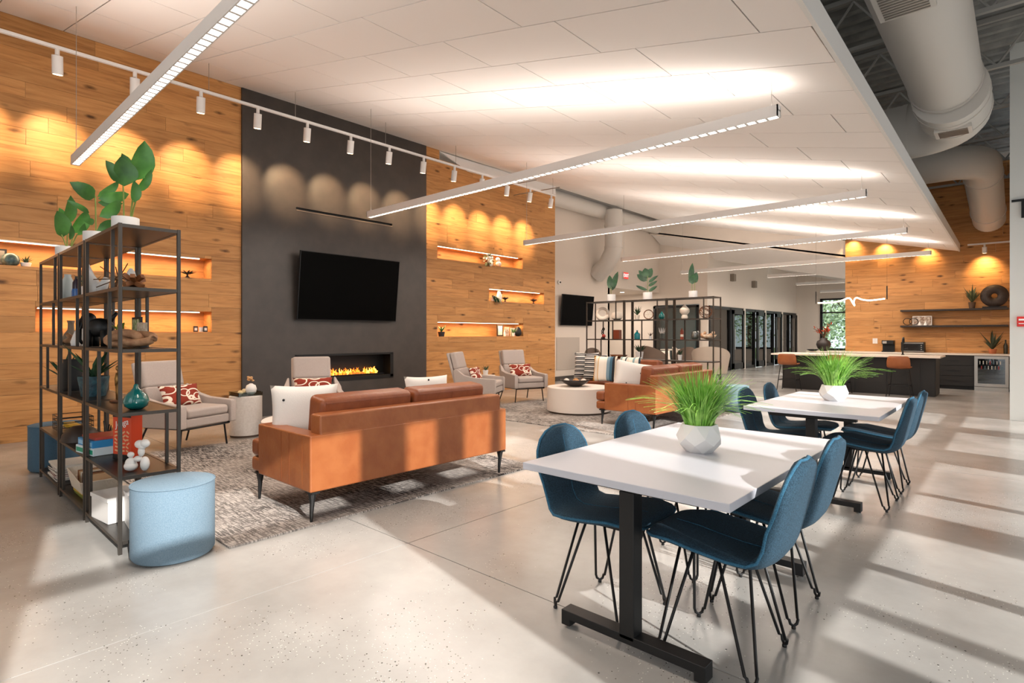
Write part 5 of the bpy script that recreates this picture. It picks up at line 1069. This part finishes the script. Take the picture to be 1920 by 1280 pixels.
M().box(-.30, .30, -.02, .02, .0, .09).build('kick_grille', STEEL, fr); M().box(-.24, .24, -.012, -.008, .17, .74).build('door_glass', glass_mat('fridge_glass', '#7d8682', .08), fr)
M().box(-.24, .24, .0, .02, .17, .74).build('inner_back', mat('fridge_in', '#3d4544', .5), fr)
for k, z in enumerate((.27, .38, .49, .60)): M().box(-.24, .24, -.008, .0, z, z+.008).build('rack', STEEL, fr)
rnd = random.Random(8)
for k in range(14):
    z = (.615, .50)[k % 2]; x = -.2+.03*k; c_ = ['#c9ced0', '#a33', '#d9d9d2', '#5c7a86', '#b9b2a4'][k % 5]; c_ = c_ if len(c_) == 7 else '#aa3333'
    one(M().lathe([(.011, 0), (.011, .07), (.008, .078)], 8), 'drink_can', mat('can'+c_, c_, .3, metal=.4), ['silver', 'red', 'white', 'slate blue', 'beige'][k % 5]+' drink can on the '+['upper', 'second'][k % 2]+' rack of the fridge, '+['left part', 'left part', 'middle', 'right part'][k//4], 'can', (-.51+x, 16.895, z+.0), group='cans in the drinks fridge')
for z, lb in ((1.93, 'upper'), (1.53, 'lower')):
    one(M().box(-1.04, 1.04, -.14, .12, -.045, 0), 'wall_shelf', mat('shelf_dark', '#2a201a', .5), lb+' dark floating shelf on the kitchen wood wall', 'shelf', (-1.26, 17.47, z), bevel=.003)
t = thing('ring_sculpture', 'large dark ring sculpture on the upper floating shelf', 'sculpture', (-.47, 17.46, 1.93)); M().box(-.22, .22, -.06, .06, 0, .035).build('base', BLACK, t)
M().lathe([(.06, -.035), (.15, -.06), (.25, -.03), (.262, 0), (.25, .03), (.15, .06), (.06, .035), (.055, 0), (.06, -.035)], 40, cap=False).build('ring', mat('ring_dark', '#2b201b', .55, noise=(30, '#3a2c25', 4), bump=.4, bscale=60), t, smooth=True, rot=(PI/2, 0, 0)).location = (0, 0, .285)
potted('grassy_plant', 'grassy plant in a brown pot on the upper floating shelf', (-.88, 17.46, 1.93), .07, .15, mat('pot_brown', '#5a4331', .7), mat('olive_leaf', '#465034', .6), .19, 26, 60, 2.0)
t = thing('loop_sculpture', 'black looped wire sculpture on the lower floating shelf', 'sculpture', (-2.10, 17.45, 1.53)); m = M()
for cxx in (-.06, .07): m.tube([(cxx+.09*math.cos(2*PI*q/20), 0, .10+.085*math.sin(2*PI*q/20)) for q in range(20)], .008, 6, closed=True)
m.build('loops', BLACK, t, smooth=True)
t = thing('picture_frame', 'white patterned frame on the lower floating shelf', 'picture frame', (-1.86, 17.50, 1.53)); M().box(-.20, .20, -.012, .012, 0, .24).build('frame', WHITE, t); M().box(-.185, .185, -.014, -.012, .015, .225).build('print', mat('print_lace', '#d8cabb', .7, noise=(26, '#7b5d49', 4)), t)
for k in range(2): vase('figurine', ['white little bell ornament left in front of the patterned frame', 'white little bell ornament right in front of the patterned frame'][k], 'ornament', (-1.90+.12*k, 17.42, 1.53), [(.045, 0), (.04, .04), (.015, .07), (.012, .10)], WHITE, 14)
t = thing('coffee_machine', 'black coffee machine on the back counter', 'coffee machine', (-2.55, 17.30, CT)); M().box(-.13, .13, -.12, .12, 0, .03).build('machine_base', BLACK, t); M().box(-.13, .13, .02, .12, .03, .30).build('machine_body', BLACK, t); M().box(-.13, .13, -.12, .12, .2, .30).build('brew_head', BLACK, t, bevel=.01); M().box(-.11, -.02, -.122, -.12, .22, .28).build('button_panel', mat('panel_lit', '#a9a39c', .4), t)
t = thing('toaster_oven', 'black and steel toaster oven on the back counter', 'toaster oven', (-2.02, 17.30, CT)); M().box(-.24, .24, -.15, .15, .015, .26).build('oven_body', BLACK, t, bevel=.01); M().box(-.22, .22, -.155, -.15, .225, .245).build('oven_handle', STEEL, t); M().box(-.22, .12, -.154, -.15, .06, .2).build('oven_door', mat('oven_glass', '#16181a', .1), t); M().box(-.23, .23, -.153, -.15, .02, .04).build('oven_trim', STEEL, t)
for z in (.08, .13, .18): M().lathe([(.014, 0), (.014, .012)], 10).build('knob', STEEL, t, rot=(PI/2, 0, 0)).location = (.18, -.15, z)
ol = thing('wall_outlet', 'white outlet plate on the kitchen wood wall', 'outlet', (-2.89, YK-.004, 1.06)); M().box(-.055, .055, -.008, 0, 0, .14).build('plate', WHITE, ol); M().box(-.02, .02, -.010, -.008, .02, .06).build('socket', MATW, ol); M().box(-.02, .02, -.010, -.008, .08, .12).build('socket', MATW, ol)
t = potted('leafy_plant', 'dark leafy plant in a terracotta pot at the right end of the counter', (-.50, 17.30, CT), .08, .11, mat('terracotta', '#b0633a', .7), mat('deep_leaf', '#38402a', .6), .26, 18, 66, 1.5)
vase('bottle', 'tall dark bottle beside the terracotta pot', 'bottle', (-.27, 17.38, CT), [(.04, 0), (.04, .2), (.015, .26), (.015, .33)], mat('olive_glass', '#2d2a18', .2), 14)
t = thing('vase', 'dark urn vase with red autumn branches on the counter end', 'vase', (-4.02, 17.15, CT)); M().lathe([(.08, 0), (.15, .08), (.185, .18), (.16, .27), (.09, .31), (.10, .35)], 24).build('vase_body', mat('urn', '#2c2523', .45), t, smooth=True); rnd = random.Random(21)
for k in range(9):
    a = rnd.uniform(0, 6.28); e = Vector((math.cos(a)*rnd.uniform(.12, .3), math.sin(a)*.15, rnd.uniform(.55, .85))); M().tube(bez((0, 0, .33), (e.x*.3, e.y*.3, .55), e, 6), .006, 5).build('branch', BARK, t)
    for q in range(9): p = Vector((0, 0, .36)).lerp(e, rnd.uniform(.35, 1))+Vector((rnd.uniform(-.05, .05), rnd.uniform(-.05, .05), rnd.uniform(-.03, .05))); leaf_mesh(M(), p, p+Vector((rnd.uniform(-.09, .09), rnd.uniform(-.05, .05), rnd.uniform(-.02, .09))), .05, n=4).build('leaf', mat('red_leaf', '#a5391f', .6, noise=(15, '#c25a30', 2)), t)
t = thing('pendant_light', 'squiggle-shaped glowing pendant tube over the island', 'pendant light', (-2.95, 14.95, 2.06)); pts = []
for k in range(41):
    x = -.68+1.36*k/40; z = 0
    if -.3 < x < .35: z = .07*math.sin((x+.3)/.65*PI)**2
    pts.append((x, 0, z))
pts2 = [(-.68, 0, .0), (-.4, 0, .0), (-.2, 0, .03), (-.06, 0, .085), (.0, 0, .075), (.05, 0, -.02), (.09, 0, -.09), (.075, 0, -.02), (.09, 0, .06), (.14, 0, .09), (.24, 0, .045), (.4, 0, .02), (.68, 0, .045)]
sm = []
for i in range(len(pts2)-1):
    a, b_ = Vector(pts2[i]), Vector(pts2[i+1]); p0 = Vector(pts2[max(i-1, 0)]); p3 = Vector(pts2[min(i+2, len(pts2)-1)])
    for q in range(5): u = q/5; sm.append(.5*((2*a)+(b_-p0)*u+(2*p0-5*a+4*b_-p3)*u*u+(-p0+3*a-3*b_+p3)*u**3))
sm.append(Vector(pts2[-1])); M().tube(sm, .015, 8).build('glow_tube', NEON, t, smooth=True)
for sx, zz_ in ((-.72, 0), (.72, .05)): M().tube([(sx, 0, zz_-.02), (sx, 0, zz_+.28)], .012, 7).build('end_rod', BLACK, t); M().tube([(sx, 0, zz_+.28), (sx, 0, 1.75)], .002, 4).build('cable', BLACK, t)
def stool(label, x, y, rz=0):
    t = thing('bar_stool', label, 'bar stool', (x, y, 0), rz, 'leather bar stools at the island'); sh = M(); prof = [(.20, .60), (.05, .585), (-.12, .585), (-.18, .62), (-.205, .72), (-.215, .86)]
    vs = []
    for i, (yy, z) in enumerate(prof):
        for j in range(7): u = -1+j/3; vs.append((u*(.21 if i < 4 else .215-.02*(i-4)), -(-yy)-.03*u*u*(1 if i > 2 else 0)*-1, z+.02*u*u*(i < 3)))
    fs = [(i*7+j, i*7+j+1, (i+1)*7+j+1, (i+1)*7+j) for i in range(5) for j in range(6)]
    o = sh.add(vs, fs).build('seat_shell', LEATH, t, smooth=True); q = o.modifiers.new('s', 'SOLIDIFY'); q.thickness = .03; o.modifiers.new('sub', 'SUBSURF').render_levels = 1
    for sx in (-1, 1):
        for sy in (-1, 1): M().tube([(sx*.15, sy*.13, .58), (sx*.21, sy*.20, 0)], .010, 6).build('leg', BLACK, t)
    M().tube([(-.19, -.17, .25), (.19, -.17, .25), (.19, .17, .25), (-.19, .17, .25)], .008, 6, closed=True).build('footrest', BLACK, t); return t
b0 = stool('cognac bar stool at the right end of the island, back to the camera', -1.87, 14.02)
dup(b0, (-2.98, 14.02, 0), 0, 'cognac bar stool behind the second grass pot'); dup(b0, (-4.02, 14.05, 0), 0, 'cognac bar stool at the left end of the island')
t = thing('fruit_bowl', 'low black bowl with dark fruit on the left of the counter', 'bowl', (-4.10, 16.95, CT)); 
t.location = (-4.25, 16.98, CT); M().lathe([(.08, 0), (.16, .05), (.15, .05), (.001, .02)], 20, cap=False).build('bowl_body', BLACK, t, smooth=True)

# ================================================================== LOUNGE BEHIND THE FAR SHELVING
def tub(label, x, y, rz, m, r=.36, h=.86, group='lounge chairs behind the far shelving', back=PI*1.05):
    t = thing('tub_chair', label, 'chair', (x, y, 0), rz, group); n = 18; vs = []
    for k in range(n+1):
        a = PI-back/2+back*k/n; top = h-(.26*abs((k-n/2)/(n/2))**2.2); c_, s_ = math.cos(a), math.sin(a); fl = 1+.08
        vs += [(r*.9*c_, r*.9*s_, .25), (r*fl*c_, r*fl*s_, top), ((r*fl-.06)*c_, (r*fl-.06)*s_, top), ((r*.9-.06)*c_, (r*.9-.06)*s_, .25)]
    fs = [(k*4+q, (k+1)*4+q, (k+1)*4+(q+1) % 4, k*4+(q+1) % 4) for k in range(n) for q in range(4)]+[(0, 1, 2, 3), (n*4+3, n*4+2, n*4+1, n*4)]
    M().add(vs, fs).build('backrest', m, t, smooth=True, auto=True); M().lathe([(r*.82, .25), (r*.86, .30), (r*.84, .43), (r*.7, .45)], 24).build('seat', m, t, smooth=True, auto=True)
    for k in range(4): a = PI/4+k*PI/2; M().tube([(r*.6*math.cos(a), r*.6*math.sin(a), .25), (r*.85*math.cos(a), r*.85*math.sin(a), 0)], .012, 6).build('leg', BLACK, t)
BRG = mat('brown_grey', '#6d5e54', .9); LTG = mat('light_taupe', '#b5a99c', .9)
tub('grey-brown shell chair near the white wall, left behind the far shelving', -9.0, 13.3, -.9, BRG, .22, .92)
tub('cream tub lounge chair seen through the right of the far shelving', -6.25, 14.9, 1.9, LTG, .46, .98)
tub('taupe tub lounge chair seen through the middle of the far shelving', -7.75, 14.6, 1.2, BRG, .40, .98)
tub('dark brown shell chair between the two tub lounge chairs', -7.15, 15.3, 2.3, BRG, .25, .95)
tub('pale shell chair beside the dark brown shell chair', -7.6, 15.9, .2, LTG, .23, .93)
pillow('throw_pillow', 'cream cushion with a black band on the taupe tub chair', .42, .40, .12, stripe_mat('cb', [(0, '#e3d7c8'), (.45, '#2a211e'), (.53, '#e3d7c8')], 2.2, 0), (-7.55, 14.75, .65), (1.35, 0, 1.0))
t = thing('round_table', 'small dark round cafe table beyond the far shelving', 'table', (-8.3, 16.8, 0)); M().lathe([(.38, .80), (.38, .83)], 30).build('tabletop', STONE, t); M().tube([(0, 0, 0), (0, 0, .8)], .03, 8).build('pedestal', BLACK, t); M().lathe([(.25, 0), (.25, .015)], 24).build('base', BLACK, t)

# ================================================================== OUTDOORS BEYOND THE TALL WINDOW
struct(M().box(-20, 8, 31, 60, -.15, -.05).build('ground', mat('lawn', '#5d7a3a', .9)))
rnd = random.Random(17)
for k, (x, y) in enumerate(((-9.6, 41), (-7.0, 35), (-13.5, 37), (-2.5, 38))):
    t = thing('tree', ['tree seen in the middle of the tall window', 'tree at the right of the tall window', 'tree at the left beyond the tall window', 'tree hidden mostly by the kitchen wall beyond the window'][k], 'tree', (x, y, 0)); M().tube([(0, 0, 0), (.1, 0, 1.5), (0, .1, 3)], [.18, .14, .08], 8).build('trunk', BARK, t)
    for q in range(4): M().tube([(0, .05, 2), (rnd.uniform(-1, 1), rnd.uniform(-1, 1), 3.4)], .04, 5).build('branch', BARK, t)
    g = M()
    for q in range(900):
        d = Vector((rnd.gauss(0, .9), rnd.gauss(0, .9), rnd.gauss(0, .9)+2.4)); a = Vector((rnd.gauss(0, 1), rnd.gauss(0, 1), rnd.gauss(0, 1))).normalized()*.12; b_ = a.orthogonal().normalized()*.08
        g.quad(d-a, d-b_, d+a, d+b_)
    g.build('leaves', mat('tree_leaf', '#7f9468', .6, noise=(2, '#b9c8a2', 2)), t)['kind'] = 'stuff'
